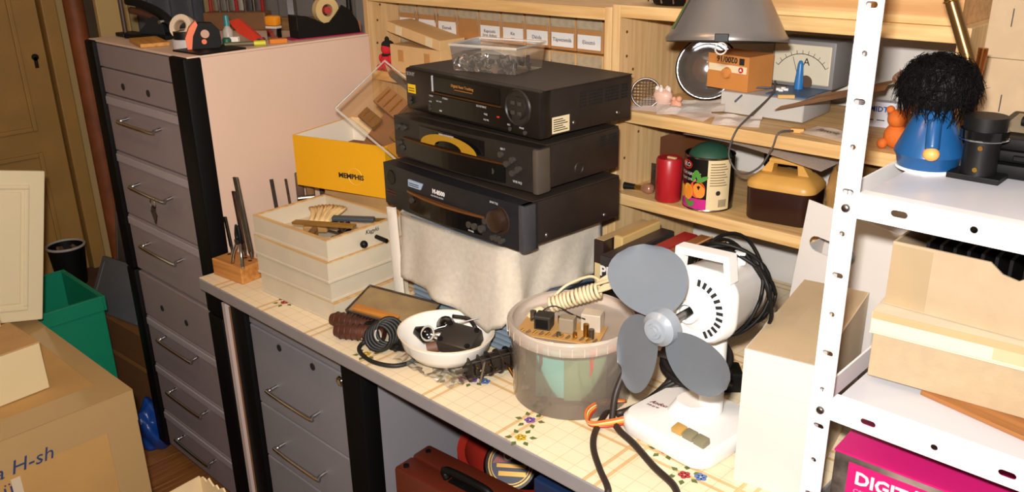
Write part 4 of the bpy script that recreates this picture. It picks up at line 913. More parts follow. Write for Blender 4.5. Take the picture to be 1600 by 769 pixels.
loft([(.125, .092, .022, 0), (.130, .096, .024, .003), (.134, .098, .024, .066)]).build('body', JB, jg, 50)
loft([(.137, .101, .025, .066), (.137, .101, .025, .074), (.128, .094, .022, .080), (.100, .070, .018, .092), (.09, .06, .016, .093)]).build('lid', JT, jg, 50)
for s in (-1, 1): B().prism([(s*.058, .076), (s*.030, .118), (s*.022, .118), (s*.026, .092), (s*.036, .080)], -.014, .014, 'y').build('handle_post', JT, jg)
bx(-.034, .034, -.0145, .0145, .110, .121, .004).build('handle_bar', JT, jg, 40)
ptb = M('terracotta_bag', '#c8843c', .7, var=.2, scale=20)
po = thing('flower_pot', 'orange terracotta pot wrapped in crumpled brown paper', 'pot', (-.600, 1.535, S3))
B().lathe([(0, 0), (.038, 0), (.045, .05), (.05, .052), (.05, .062), (.044, .062), (.038, .01), (0, .01)], 28).build('pot', M('terracotta', '#c0723a', .7), po, 60)
g = B(); g.grid(lambda u, v: Vector(((.05+.006*math.sin(13*u*2*PI/2+5*v)+.006*math.sin(7*u*2*PI)*v-.01*v)*math.cos(2*PI*u), (.05+.006*math.sin(13*u*2*PI/2+5*v)+.006*math.sin(7*u*2*PI)*v-.01*v)*math.sin(2*PI*u), .055+.075*v+.006*math.sin(9*u*2*PI)*v)), 40, 8, .001).build('paper_wrap', M('kraft_wrap', '#c99a58', .7, var=.2, scale=20), po, 60)
lbu = thing('light_bulb', 'small bulb with black socket lying on the lower shelf', 'bulb', (-1.052, 1.500, S3+.0125), rot=(0, R(90), R(15)))
B().lathe([(0, .03), (.008, .028), (.0125, .018), (.010, .006), (.005, 0)], 18).build('glass', M('bulb_glass', '#b07e62', .1, .4), lbu, 180); B().cyl((0, 0, -.014), (0, 0, .002), .0055, seg=12).build('screw_cap', BRASS, lbu); B().cyl((0, 0, -.04), (0, 0, -.014), .008, .006, seg=12).build('socket', BLACK, lbu)
bpl = thing('brown_card_plate', 'curved brown card sheet standing at the shelf left end', 'card', (-1.03, 1.62, S3), 12)
B().grid(lambda u, v: Vector(((u-.5)*.105, .02*math.sin(2.5*u), v*(.10+.015*math.sin(3*u)))), 12, 6, .002).build('sheet', M('bakelite_sheet', '#7a4a26', .35, var=.15, scale=10), bpl, 60)
rl2 = thing('relay_box', 'grey metal relay with drilled bracket behind the candle', 'relay', (-1.025, 1.555, S3))
bx(-.012, .02, -.012, .012, 0, .070, .002).build('can', GREYP, rl2); bx(-.032, -.012, -.013, -.010, .0, .058).build('bracket', STEEL, rl2)
for z in (.03, .042): B().cyl((-.022, -.0136, z), (-.022, -.0125, z), .0025, seg=10).build('hole', INK, rl2)
pap = B().grid(lambda u, v: Vector((-.955+.30*u, 1.50+.16*v, 1.135-.02*u+.006*math.sin(4*u)-.010*v*(1-u))), 14, 6, .0008).build('printed_papers', M('newsprint', '#f4ece4', .8, var=.12, scale=200)); tag(pap, 'sheaf of printed papers slid under the upper shelf', 'paper')
wr = thing('wire_coil', 'coil of dark bare wire behind the jug', 'wire', (-.80, 1.66, S3))
for q in range(9): B().torus((0, 0, .075+.006*q), .045, .0022, 28, 6).build('turn', DSTEEL, wr, 180)
B().cyl((0, 0, 0), (0, 0, .072), .036, seg=24).build('spool', M('spool_tan', '#9a7a58', .6), wr, 60)
jar = thing('glass_jar', 'green glass jar with lid behind the jug', 'jar', (-.665, 1.625, S3)); B().lathe([(0, 0), (.022, 0), (.024, .004), (.024, .075), (.017, .085)], 20).build('glass', M('jar_green', '#3c5230', .15), jar, 60); B().cyl((0, 0, .085), (0, 0, .098), .019, seg=20).build('lid', M('jar_lid', '#c8c4ba', .4), jar)

# ------------------------------------------------------------------ on top of the shelf units
T2 = 1.3865
wbx = thing('plywood_drawer', 'shallow plywood drawer box on top of the right pine unit', 'box', (-.665, 1.60, T2))
PLY = wood('plywood', '#d0a470', '#bd8d58', 'x')
bx(-.215, .215, -.12, .12, 0, .006).build('bottom', PLY, wbx); bx(-.215, .215, -.12, -.112, .006, .13).build('front', PLY, wbx); bx(-.215, .215, .112, .12, .006, .13).build('back', PLY, wbx)
for s in (-1, 1): bx(s*.211-.004, s*.211+.004, -.112, .112, .006, .13).build('side', PLY, wbx)
bx(-.215, .215, -.1215, -.12, .0, .012).build('edge_strip', PINE_X, wbx)
bsk = thing('wire_basket', 'black and chrome wire dish on top of the shelf', 'dish', (-1.01, 1.55, T2)); B().lathe([(0, 0), (.05, 0), (.062, .012), (.07, .03), (.066, .03), (.058, .014), (0, .004)], 32).build('bowl', BLACK, bsk, 60)
for q in range(16): B().cyl((.064*math.cos(q*PI/8), .064*math.sin(q*PI/8), .006), (.074*math.cos(q*PI/8), .074*math.sin(q*PI/8), .032), .0018, seg=5).build('wire', CHROME, bsk)
o = tag(bx(-.05, .05, -.045, .045, 0, .03, .003).build('red_packet', RED), 'red packet lying beside the black dish on the shelf top', 'packet'); o.location = (-.912, 1.535, T2); o.rotation_euler = (0, 0, R(10))
# work lamp in front of the shelves
lp = thing('work_lamp', 'grey conical metal work lamp shade with a binder clip on the rim', 'lamp', (-.783, 1.352, 1.350), rot=Matrix.Rotation(R(-9), 3, Vector((.865, .5, 0))).to_euler())
SHD = M('shade_grey', '#8b8784', .35, .6, var=.12, scale=10)
B().lathe([(.103, 0), (.104, .006), (.098, .014), (.045, .115), (.036, .135), (.020, .15), (.018, .16), (.0, .162), (.0, .158), (.016, .156), (.033, .133), (.043, .113), (.096, .012), (.101, .001)], 48).build('shade', SHD, lp, 60)
for t in (R(226),): 
    g = B(); vs_ = [g.bm.verts.new((r*math.cos(a), r*math.sin(a), z)) for (r, z, a) in ((.0955, .0205, t-.1), (.0955, .0205, t+.12), (.055, .1, t+.12), (.055, .1, t-.1))]; g.bm.faces.new(vs_); g.build('green_print', M('label_green', '#5d7a34', .5), lp)
B().lathe([(0, .03), (.016, .025), (.022, .05), (.016, .08), (.013, .12), (0, .12)], 20).build('bulb', M('off_bulb', '#e2ddd2', .15), lp, 180)
B().tube([(0, 0, .158), (0, 0, .22), (.01, .06, .28), (.02, .16, .27), (.02, .2, .18)], .008, 10, 6).build('arm', STEEL, lp, 180)
bx(-.01, .05, .14, .21, .165, .185, .002).build('clamp', BLACK, lp)
t = R(-64); cl = B().cbox((.106*math.cos(t), .106*math.sin(t), .004), (.011, .022, .013), .001, (0, 0, t)).build('binder_clip', BLACK, lp)
for s in (-1, 1): B().torus((.110*math.cos(t), .110*math.sin(t), -.013), .009, .0013, 16, 5, (0, PI/2, t+s*.15)).build('clip_wire', M('clip_silver', '#d8d4cc', .3, .3), cl)

# ------------------------------------------------------------------ video cassettes and books below the lower shelf
books = [(-1.018, .026, '#2a1d18', '#c9a878', 'dark video cassette case standing beside the towel', .200), (-.992, .022, '#cfae72', '#c9a064', 'cream cardboard cassette sleeve among the dark cases', .206), (-.962, .034, '#2d2a28', '#3a3030', 'dark case with large white letters on its spine', .192), (-.905, .036, '#8a1c20', '#9c2226', 'red-topped case next to the lettered one', .197), (-.868, .030, '#4a2d1c', '#8a5a32', 'brown striped cassette case behind the fan blade', .2), (-.836, .030, '#3c2519', '#7d5030', 'second brown striped cassette case behind the fan', .2), (-.804, .028, '#1e1a19', '#4e3628', 'black cassette case with orange title on top', .198)]
for i, (cx, tw_, c1, c2, lab, hh) in enumerate(books):
    t = thing('cassette_case', lab, 'cassette', (cx, 1.375, .7402), 0)
    y0 = -.065 + (.0, .03, -.045, -.01, .02, .025, .01)[i]
    bx(-tw_/2, tw_/2, y0, .10, 0, hh, .002).build('case', M('case_%d' % i, c1, .35), t)
    bx(-tw_/2+.003, tw_/2-.003, y0+.004, .098, hh, hh+.001).build('top_face', M('casetop_%d' % i, c2, .4), t)
    if i in (4, 5): bx(tw_/2-.004, tw_/2, y0, .10, hh+.0005, hh+.0018).build('stripe', M('tan_stripe', '#c99a60', .5), t)
    if i == 2: text('PL', .030, WINK, t, (-.017, y0-.0005, .150), bold=.0008)
    if i in (0, 3): bx(-tw_/2+.004, tw_/2-.008, y0-.0006, y0+.001, .10, .15).build('spine_label', M('spine_cream', '#d8c08a', .6), t); 
    if i == 6: text('PHILIPS', .016, M('orange_ink', '#c88a3c', .5), t, (.007, y0+.02, hh+.0012), (0, 0, PI/2))

# ------------------------------------------------------------------ table fan
FW = M('fan_white', '#eceae6', .3); FG = M('fan_blade_grey', '#8d949c', .3)
fn = thing('table_fan', 'small white table fan with three grey blades and no guard', 'fan', (-.625, 0, 0))
AZ = 1.004
def blade(k):
    a0 = R((107, 226, 320)[k]); g = B(); n, m_ = 16, 8
    def f(u, v):
        rad = .014 + .108*u
        hw = .051*(max(0.0, 1-((u-.60)/.60) ** 2)) ** .6 if u < .6 else .051*(max(0.0, 1-((u-.60)/.41) ** 2)) ** .5
        hw = max(hw, .010*(1-u)); s_ = (v-.5)*2; wv = s_*hw + .014*u
        x_ = rad*math.cos(a0) - wv*math.sin(a0); z_ = rad*math.sin(a0) + wv*math.cos(a0)
        return Vector((x_, 0.957 - (.5, .5, .15)[k]*s_*hw + .006*(1-s_*s_)*u, AZ + z_))
    g.grid(f, n, m_, .0018); g.build('blade', FG, fn, 60)
for k in range(3): blade(k)
hubp = Matrix.Translation((0, .9375, AZ)) @ Matrix.Rotation(PI/2, 4, 'X')
B().lathe([(0, .006), (.006, .006), (.0065, .004), (.011, .004), (.012, .001), (.018, .0005), (.020, -.003), (.026, -.008), (.0275, -.026), (0, -.027)], 36, m=hubp).build('hub', FG, fn, 30)
B().cyl((0, .962, AZ), (0, 1.05, AZ), .006, seg=14).build('shaft', STEEL, fn, 60)
B().lathe([(.013, .024), (.017, .024), (.0185, .012), (.034, .005), (.036, 0), (.0, 0), (.0, .003), (.011, .004)], 32, m=Matrix.Translation((0, 1.042, AZ)) @ Matrix.Rotation(PI/2, 4, 'X')).build('collar', FW, fn, 40)
def lofty(secs, cz):
    g = B(); rings = [[g.bm.verts.new((x_, y, cz+z_)) for x_, z_ in rr(w, h, r, 6)] for (w, h, r, y) in secs]
    for a, b_ in zip(rings, rings[1:]):
        for k in range(len(a)): j = (k+1) % len(a); g.bm.faces.new((a[k], a[j], b_[j], b_[k]))
    g.bm.faces.new(rings[0][::-1]); g.bm.faces.new(rings[-1]); return g
lofty([(.100, .100, .036, 1.040), (.108, .108, .038, 1.046), (.110, .110, .038, 1.062), (.112, .112, .038, 1.064), (.112, .112, .038, 1.072), (.110, .110, .038, 1.074), (.104, .104, .044, 1.16), (.086, .086, .042, 1.185), (.05, .05, .024, 1.192)], AZ).build('motor_housing', FW, fn, 40)
for q in range(14):
    t = R(-60 + 13*q) if q < 12 else R(150+12*(q-12))
    B().cbox((.043*math.cos(t), 1.0398, AZ+.043*math.sin(t)), (.011, .001, .005), 0, (0, -t, 0)).build('vent_slot', INK, fn)
B().prism([(-.048, .048), (-.046, .086), (.044, .090), (.050, .048), (.040, .048), (.036, .079), (-.036, .075), (-.038, .048)], 1.052, 1.074, 'y', Matrix.Translation((0, 0, AZ))).build('carry_handle', FW, fn)
B().lathe([(.010, 0), (.010, .006), (.005, .008), (.005, .014), (.009, .015), (.009, .019), (0, .020)], 16, c=(.02, 1.13, AZ+.051)).build('oscillation_knob', FW, fn, 40)
bs = loft([(.178, .172, .03, .003), (.182, .176, .032, .008), (.182, .176, .032, .026), (.170, .164, .03, .034), (.11, .11, .03, .038), (.07, .07, .02, .042), (.05, .05, .02, .062)]); bs.bm.transform(Matrix.Translation((-.034, 1.110, .7402)) @ Matrix.Rotation(R(-6), 4, 'Z')); bso = bs.build('base', FW, fn, 40)
for (u, v_) in ((-.1, -.06), (.045, -.075), (-.1, .07), (.045, .07)): B().cyl((-.015+u*.9, 1.122+v_, .7402), (-.015+u*.9, 1.122+v_, .744), .010, seg=12).build('rubber_foot', RUBBER, fn)
B().cyl((-.012, 1.13, .785), (-.004, 1.12, .955), .021, .017, 20).build('neck', FW, fn, 60)
for q in range(3): B().cbox((-.018+.022*q, 1.048-.0025*q, .780), (.0205, .019, .013), .002, (R(12), 0, R(-6))).build('speed_button', M('button_tan', '#c89a52', .4) if q < 1 else M('button_olive', ('#8a8266', '#6a665c')[q-1], .4), fn, 40)
text('Andon', .013, M('fan_print', '#6a2a2a', .6), bso, (-.106, 1.090, .7778), (0, R(-7), R(-6)), shear=.3); text('TYP 23 W', .006, M('fan_print', '#6a2a2a', .6), bso, (-.106, 1.080, .7778), (0, R(-7), R(-6)))
fc = thing('fan_cord', 'black mains cord wound around the back of the fan motor', 'cord', (-.625, 0, AZ))
for q in range(5):
    rg = [( (.066+.004*(q % 3))*math.cos(t)*(1 if True else 1) - .004, 1.125+.008*q+.018*math.sin(2*t+q), (.066+.005*((q+1) % 3))*math.sin(t)+.004) for t in [2*PI*k/20 for k in range(20)]]
    B().tube(rg+[rg[0]], .0032, 6, 2).build('cord_turn', BLACK, fc, 180)
B().tube([(.05, 1.13, .055), (.075, 1.12, .03), (.08, 1.13, -.02), (.062, 1.15, -.055)], .0032, 6, 5).build('loose_end', BLACK, fc, 180)

# cables on the desk under the fan
CB = M('cable_brown', '#2b211c', .5)
ck = thing('cable_tangle', 'thick tangled black cables beneath the fan blades', 'cable', (.022, 0, 0))
for q in range(7): B().tube([(-.80+.006*q, 1.06+.012*q, .748), (-.765, 1.13+.01*q, .755+.006*q), (-.735, 1.19, .765+.007*q), (-.72+.004*q, 1.235+.005*q, .76)], .006, 8, 5).build('cable', RUBBER if q % 2 else CB, ck, 180)
for q in range(4): B().torus((-.748, 1.225, .775+.013*q), .055+.004*(q % 2), .0065, 30, 8, (R(8*q-10), R(5), 0)).build('coil_turn', RUBBER, ck, 180)
tag(B().tube([(-.80, 1.07, .748), (-.775, 1.0, .747), (-.745, .955, .747), (-.70, .915, .747), (-.665, .889, .746), (-.655, .877, .735), (-.652, .872, .65), (-.655, .88, .5)], .0055, 8, 6).build('black_cable', CB, None, 180), 'dark cable dropping over the desk edge beside the fan', 'cable')
tag(B().tube([(-.765, 1.035, .750), (-.74, 1.02, .749), (-.70, 1.005, .749), (-.64, .975, .749), (-.59, .955, .749), (-.565, .925, .749), (-.575, .894, .747), (-.585, .874, .735), (-.585, .872, .6)], .0058, 8, 6).build('black_cable', CB, None, 180), 'thick dark cable curving around the front of the fan base', 'cable')
tag(B().tube([(-.765, 1.03, .752), (-.772, 1.05, .80), (-.770, 1.09, .84), (-.745, 1.13, .85), (-.71, 1.17, .82)], .0055, 8, 6).build('black_cable', CB, None, 180), 'dark cable arching up behind the colored wires', 'cable')
for q, (c_, nm) in enumerate((('#b8352a', 'red'), ('#d98a2c', 'orange'), ('#d9c48a', 'cream'), ('#c9692a', 'rust-colored'))):
    tag(B().tube([(-.742, 1.045+.004*q, .752+.003*q), (-.765, 1.015+.002*q, .750+.003*q), (-.79+.002*q, 1.0-.003*q, .750+.004*q), (-.802, 1.02-.004*q, .756+.005*q), (-.80, 1.05, .762+.003*q), (-.78, 1.09, .76)], .0024, 6, 6).build('thin_wire', M('wire_%d' % q, c_, .4), None, 180), 'thin %s wire looping out beside the fan base' % nm, 'wire')
for q, (xx, yy) in enumerate(((-.70, 1.275), (-.765, 1.30))): adapter((xx, yy, .7402), 40+50*q, ('black adapter lying under the fan motor', 'black adapter lying between the cables and cassettes')[q], 1.25)
bgz = thing('green_print_bag', 'white plastic bag with green leaf print behind the fan motor', 'bag', (-.618, 1.20, .7402))
B().sphere((0, .095, .075), .075, (.30, .60, 1.25), 16, 12).build('bag', M('bag_white', '#dcdacd', .4, bump=.5, bscale=40), bgz, 180)
for q in range(4): B().sphere((.024-.006*(q % 2), .06+.014*q, .105+.016*(q % 3)), .011, (.25, 1, .8)).build('green_print', M('print_green', '#1f7a3a', .5), bgz, 180)

# ------------------------------------------------------------------ white box and carrier box by the rack post
WBX = M('white_card', '#cfc9c3', .7, var=.03, scale=10)
wb = thing('white_carton', 'tall white cardboard carton with open tan flap beside the rack post', 'box', (-.512, 1.198, .7402), 10)
w, d, h = .106, .30, .226
bx(-w/2, w/2, -d/2, -d/2+.003, 0, h).build('front_wall', WBX, wb); bx(-w/2, w/2, d/2-.003, d/2, 0, h).build('back_wall', WBX, wb)
bx(w/2-.003, w/2, -d/2+.003, d/2-.003, 0, h).build('side_wall', M('white_card_tan', '#dcc8a8', .75), wb); bx(-w/2, -w/2+.003, -d/2+.003, d/2-.003, 0, h).build('side_wall', WBX, wb)
bx(-w/2+.003, w/2-.003, -d/2+.003, d/2-.003, 0, .003).build('bottom', WBX, wb)
B().grid(lambda u, v: Vector(((u-.5)*(w-.002), -d/2+d*.97*v, h+.004*math.sin(PI*u)*math.sin(3*v)+.003*v-.004*(1-v)*u)), 8, 10, .0025).build('tan_flap', M('flap_tan', '#f6dcb2', .75, var=.08, scale=12), wb)
for z in (.13, .165): bx(-w/2+.001, w/2-.001, -d/2-.0006, -d/2+.001, z, z+.0012).build('crease', M('crease_grey', '#c9c2bb', .8), wb)
cbx = thing('carrier_box', 'white card carrier box with punched handle leaning behind the carton', 'box', (-.545, 1.422, .7535), rot=(0, R(7), R(-6)))
def carr(name, yo, zo, parent):
    o = plate(name, -.105, .105, .0, .335, [stadium(-.045, .262, .030, .014)], .002, WBX, parent, Matrix.Translation((0, yo, 0))); o.rotation_euler = (R(zo), 0, 0); return o
carr('front_panel', -.04, 3, cbx); carr('back_panel', .03, -1, cbx)
for s in (-1, 1): bx(s*.104-.001, s*.104+.001, -.038, .028, 0, .24).build('side_panel', WBX, cbx)
bx(-.104, .104, -.038, .028, 0, .002).build('bottom', WBX, cbx)

# ------------------------------------------------------------------ things on the rack
R2 = .9698
bd = tag(bx(-.16, .16, -.10, .10, 0, .006, .001).build('fibreboard_sheet', wood('fibreboard', '#a9713c', '#8d5a2c', 'x')), 'thin brown fibreboard sheet under the lidded box on the rack', 'board'); bd.location = (-.125, 1.135, R2); bd.rotation_euler = (0, 0, R(-12))
lx = thing('lidded_box', 'large tan cardboard box with fitted lid on the lower rack shelf', 'box', (-.195, 1.215, R2+.006), 6)
TANB = M('greyboard', '#b09a7a', .85, var=.07, scale=60, bump=.2, bscale=200)
bx(-.19, .19, -.13, .13, 0, .082, .001).build('body', TANB, lx)
bx(-.194, .194, -.134, .134, .064, .066).build('lid_edge', M('lid_cream', '#d2c6ac', .8), lx)
ll = bx(-.194, .194, -.134, .134, .066, .095, .001).build('lid', M('lid_cream', '#d2c6ac', .8), lx)
bx(-.05, .06, -.1346, -.134, .069, .093).build('tape', M('lid_tape', '#c6b08c', .3), ll); bx(-.193, .193, -.1348, -.134, .085, .0952).build('brown_edge_tape', M('edge_tape', '#b89c72', .5), ll)
oc2 = thing('torn_carton', 'low torn cardboard carton of black heat sinks on the lidded box', 'box', (-.222, 1.170, R2+.102), 1)
w, d, h = .30, .15, .088
g = B(); prof = [(-w/2, 0), (w/2, 0), (w/2, h-.006), (.03, h-.002), (.012, h-.006), (-.002, h-.016), (-.02, h-.012), (-.035, h), (-w/2, h)]
g.prism(prof, -d/2, -d/2+.003, 'y').build('front_wall', CARD_L, oc2)
bx(-w/2, w/2, d/2-.003, d/2, 0, h).build('back_wall', CARD_L, oc2)
for s in (-1, 1): bx(s*(w/2-.0015)-.0015, s*(w/2-.0015)+.0015, -d/2+.003, d/2-.003, 0, h).build('side_wall', CARD_L, oc2)
bx(-w/2+.003, w/2-.003, -d/2+.003, d/2-.003, 0, .003).build('bottom', CARD_L, oc2)
for (a, b_) in ((-w/2, -w/2+.05), (.08, .11)): bx(a, b_, -d/2-.0006, -d/2, .002, h-.004).build('clear_tape', M('tape_sheen', '#a89272', .2), oc2)
hsk = thing('heat_sink', 'black finned aluminium heat sink inside the torn carton', 'heat sink', (-.215, 1.170, R2+.1053), 1)
bx(-.125, .125, -.05, .055, 0, .04).build('base', BLACK, hsk)
for q in range(16): bx(-.124+.0162*q, -.120+.0162*q, -.05, .055, .04, .084).build('fin', BLACK, hsk)
R3 = .6905
mg = thing('magenta_box', 'magenta printed cardboard box for a digital device', 'box', (-.195, 1.140, R3), 2)
MAG = M('magenta_print', '#c01c6a', .4)
bx(-.185, .185, -.13, .13, 0, .195, .001).build('body', M('box_photo_print', '#8f8378', .45, c2='#3c342e', scale=14), mg)
bx(-.186, .186, -.131, .131, .195, .198).build('top_panel', MAG, mg)
bx(-.165, .12, -.1312, -.130, .06, .186).build('magenta_panel', MAG, mg); bx(-.13, -.07, -.06, .0, .198, .1986).build('grey_window', M('silver_label', '#8c8a80', .4), mg)
text('DIGITÁLIS ELŐ', .026, WINK, mg, (-.155, -.1316, .158), bold=.0008); text('CSIPKEBOKOR SZETT', .010, M('pink_ink', '#e28ab4', .6), mg, (-.155, -.1316, .143))
for q in range(8): bx(.05, .15, -.11+q*.006, -.108+q*.006, .198, .1984).build('print_line', M('pink_ink', '#e28ab4', .6), mg)
R1 = 1.2468
cdl = thing('wigged_cone_doll', 'blue cone-shaped doll with shaggy black hair on the upper rack shelf', 'doll', (-.364, 1.152, R1))
BLU = M('doll_blue', '#174878', .3)
B().lathe([(0, 0), (.030, 0), (.036, .003), (.0385, .015), (.042, .020), (.0405, .026), (.022, .072), (.014, .082), (0, .084)], 40).build('body', BLU, cdl, 40)
B().cyl((0, 0, -.0002), (0, 0, .003), .038, seg=32).build('white_base', WHITE, cdl)
B().tube([(.010, -.026, .066), (.013, -.034, .05), (.016, -.040, .034)], .0085, 12, 4).build('arm', BLU, cdl, 180)
B().sphere((.0165, -.042, .028), .0095, (1.05, .9, .9)).build('hand', M('doll_hand', '#d9964e', .5), cdl, 180)
bx(-.022, -.004, -.0235, -.02, .071, .0735).build('slot', INK, cdl)
B().sphere((0, 0, .106), .0395, (1.06, 1.06, .85), 20, 14).build('head', M('hair_base', '#080606', .8), cdl, 180)
g = B(); random.seed(11)
for q in range(1700):
    th = random.random()*2*PI; ph = math.acos(random.uniform(-.55, 1)); n_ = Vector((math.sin(ph)*math.cos(th), math.sin(ph)*math.sin(th), math.cos(ph)))
    p0 = Vector((0, 0, .106)) + Vector((n_.x*.0405, n_.y*.0405, n_.z*.033)); tg = n_.cross(Vector((random.uniform(-1, 1), random.uniform(-1, 1), random.uniform(-.3, .3)))).normalized()
    L_ = random.uniform(.015, .035); p1 = p0 + n_*random.uniform(.002, .006) + tg*L_*.5; p2 = p0 + n_*random.uniform(.0, .005) + tg*L_ - Vector((0, 0, .008))
    g.tube([p0, p1, p2], .0007, 3, 2, False, .0002)
hr = g.build('hair', M('hair_black', '#060505', .6, spec=.1), cdl, 180); hr['kind'] = 'stuff'
mtp = thing('black_motor', 'black cylindrical motor with gold screws beside the blue doll', 'motor', (-.300, 1.140, R1))
B().cyl((0, 0, .006), (0, 0, .05), .020, seg=24).build('body', BLACK, mtp, 40); B().cyl((0, 0, .05), (0, 0, .062), .027, seg=24).build('flange', BLACK_G, mtp, 40); B().cyl((0, 0, .062), (0, 0, .078), .024, seg=24).build('cap', BLACK, mtp, 40)
bx(-.03, .03, -.02, .02, 0, .007, .001).build('foot', BLACK, mtp)
for (u, z) in ((.004, .042), (.002, .015)): B().cyl((u, -.0215, z), (u, -.018, z), .003, seg=10).build('screw', BRASS, mtp)
B().torus((0, 0, .051), .0275, .001, 24, 5).build('ring', CHROME, mtp)
bb = thing('black_plastic_stack', 'stack of black plastic equipment cases on the upper rack shelf', 'case', (-.16, 1.255, R1), 4)
for q, (z0, z1, ins) in enumerate(((0, .018, 0), (.019, .034, .006), (.035, .050, .002))): bx(-.155+ins, .155, -.09+ins, .09, z0, z1, .004).build('case', BLACK, bb, 40)
for q in range(5): B().cbox((-.10+.05*q, -.088, .027), (.03, .006, .006), .001).build('latch', BLACK_G, bb)
clt = R1+.0502
sheet('tan_folder', -.175, 1.25, clt, .25, .12, 4, 'tan folder lying on the black equipment cases', M('folder_cream', '#dcc9a8', .7), .002, 'folder')
tl = thing('silver_pen', 'silver and black pen lying on the tan folder', 'pen', (-.215, 1.215, clt+.010), rot=(0, R(90), R(-4)))
B().cyl((0, 0, -.05), (0, 0, .05), .005, seg=12).build('barrel', STEEL, tl, 60); B().cyl((0, 0, -.065), (0, 0, -.05), .0062, seg=12).build('cap', BLACK, tl, 60)
ctn = thing('crumpled_cloth', 'crumpled pale cloth bundle on top of the folder', 'cloth', (-.19, 1.30, clt+.006))
g = B(); g.sphere((0, 0, .03), .075, (1.5, .7, .5), 36, 20)
for v_ in g.bm.verts: v_.co += v_.co.normalized()*(.007*math.sin(70*v_.co.x+30*v_.co.z)+.006*math.sin(90*v_.co.y+50*v_.co.x)+.004*math.sin(130*v_.co.z+40*v_.co.x)); v_.co.z = max(0, v_.co.z)
g.build('bundle', M('cloth_pale', '#b9aca0', .9, bump=.4, bscale=60), ctn, 180)
for (z0, h_, xo, lab) in ((R1, .108, .004, 'lower plain tan carton at the back of the upper rack shelf'), (R1+.1085, .15, .0, 'upper plain tan carton stacked at the back of the rack')):
    t = thing('back_carton', lab, 'box', (-.262+xo, 1.455, z0), -2); bx(-.125, .125, -.06, .06, 0, h_, .001).build('body', CARD_L, t)
    for q in (-.095, .06): bx(q, q+.0015, -.0608, -.06, h_*.3, h_*.3+.025).build('staple', STEEL, t)
ot = thing('orange_toy', 'small orange plush toy at the end of the pine shelf', 'toy', (-.535, 1.51, S2)); OF = M('plush_orange', '#c9651c', .8, bump=.4, bscale=200)
B().sphere((0, 0, .022), .020, (1, .9, 1.1)).build('torso', OF, ot, 180); B().sphere((0, -.003, .052), .016).build('head', OF, ot, 180)
for s in (-1, 1): B().sphere((s*.013, -.003, .066), .007).build('ear', OF, ot, 180); B().sphere((s*.016, -.014, .009), .009).build('leg', OF, ot, 180)
pr = thing('bent_pipe', 'bent bronze tube rising behind the blue doll', 'pipe', (-.365, 1.25, R1))
B().tube([(.012, 0, 0), (.012, 0, .06), (.006, .0, .11), (-.012, .0, .155), (-.032, .0, .20), (-.036, 0, .215)], .0085, 12, 6).build('tube', M('bronze_tube', '#7a5c34', .3, .8), pr, 60)
for q in range(3): B().torus((-.032-.0015*q, 0, .198+.006*q), .0088, .0012, 16, 5, (0, R(-18), 0)).build('ring', BRASS, pr)
o = tag(B().cyl((0, 0, 0), (0.004, 0, .145), .006, seg=14).build('copper_rod', M('copper', '#9a5a2c', .2, .9), None, 60), 'shiny copper rod standing behind the black hair', 'rod'); o.location = (-.345, 1.225, R1)

# ------------------------------------------------------------------ on top of the tall cabinet
CT = 1.2682
wp = tag(bx(-.075, .075, -.035, .035, 0, .010, .002).build('wooden_slab', wood('slab_wood', '#c98f3e', '#a9702a', 'x')), 'small flat wooden slab in front of the hole punch', 'slab'); wp.location = (-2.235, .995, CT); wp.rotation_euler = (0, 0, R(-14))
hp = thing('hole_punch', 'large black hole punch with raised lever on the cabinet', 'hole punch', (-2.345, 1.065, CT), 20)
bx(-.075, .075, -.04, .04, 0, .012, .003).build('base', BLACK, hp)
for s in (-1, 1): B().prism([(-.03, .012), (.055, .012), (.05, .05), (.02, .058), (-.035, .015)], s*.022-.002, s*.022+.002, 'y').build('side_frame', M('punch_steel_blue', '#2c3338', .35, .5), hp)
B().tube([(.065, 0, .035), (.02, 0, .068), (-.04, 0, .088), (-.085, 0, .092)], .014, 10, 5, r_end=.009).build('lever', BLACK, hp, 180)
B().tube([(.03, 0, .045), (-.03, 0, .062), (-.075, 0, .070)], .009, 8, 4).build('lower_jaw', M('punch_brown', '#4a2c1c', .5), hp, 180)
B().cyl((.05, -.03, .045), (.05, .03, .045), .005, seg=12).build('pivot', CHROME, hp)
rd = thing('dark_stand_rod', 'dark upright rod on a foot beside the hole punch', 'rod', (-2.452, 1.03, CT)); bx(-.02, .03, -.02, .03, 0, .010, .002).build('foot', BLACK, rd); B().cyl((0, 0, .01), (0, 0, .30), .006, seg=10).build('rod', M('rod_brown', '#3a2a22', .5), rd)
def roll(loc, rot, R0, r0, h_, mat, label, core=None):
    t = thing('tape_roll', label, 'tape', loc, rot=rot)
    B().lathe([(r0, 0), (R0, 0), (R0, h_), (r0, h_), (r0, 0)], 28).build('tape', mat, t, 30)
    B().lathe([(r0-.003, .0005), (r0, .0005), (r0, h_-.0005), (r0-.003, h_-.0005), (r0-.003, .0005)], 28).build('core', core or CARD_L, t, 30)
roll((-2.085, 1.018, CT), (0, 0, 0), .030, .017, .022, M('tape_white', '#b9b4b2', .5), 'white adhesive tape roll lying flat under the black one')
roll((-2.085, 1.020, CT+.0223), (0, 0, 0), .027, .016, .018, BLACK, 'black insulating tape roll on top of the white roll')
roll((-2.100, 1.030, CT+.0445), (R(68), 0, R(30)), .030, .018, .020, M('tape_cream', '#d9c4ae', .5), 'cream masking tape roll tilted on the black roll')
tp = tag(bx(-.045, .075, -.035, .09, 0, .004, .001).build('dark_tray', BLACK), 'thin dark tray lying under the tape measure', 'tray'); tp.location = (-2.010, 1.005, CT); tp.rotation_euler = (0, 0, R(4))
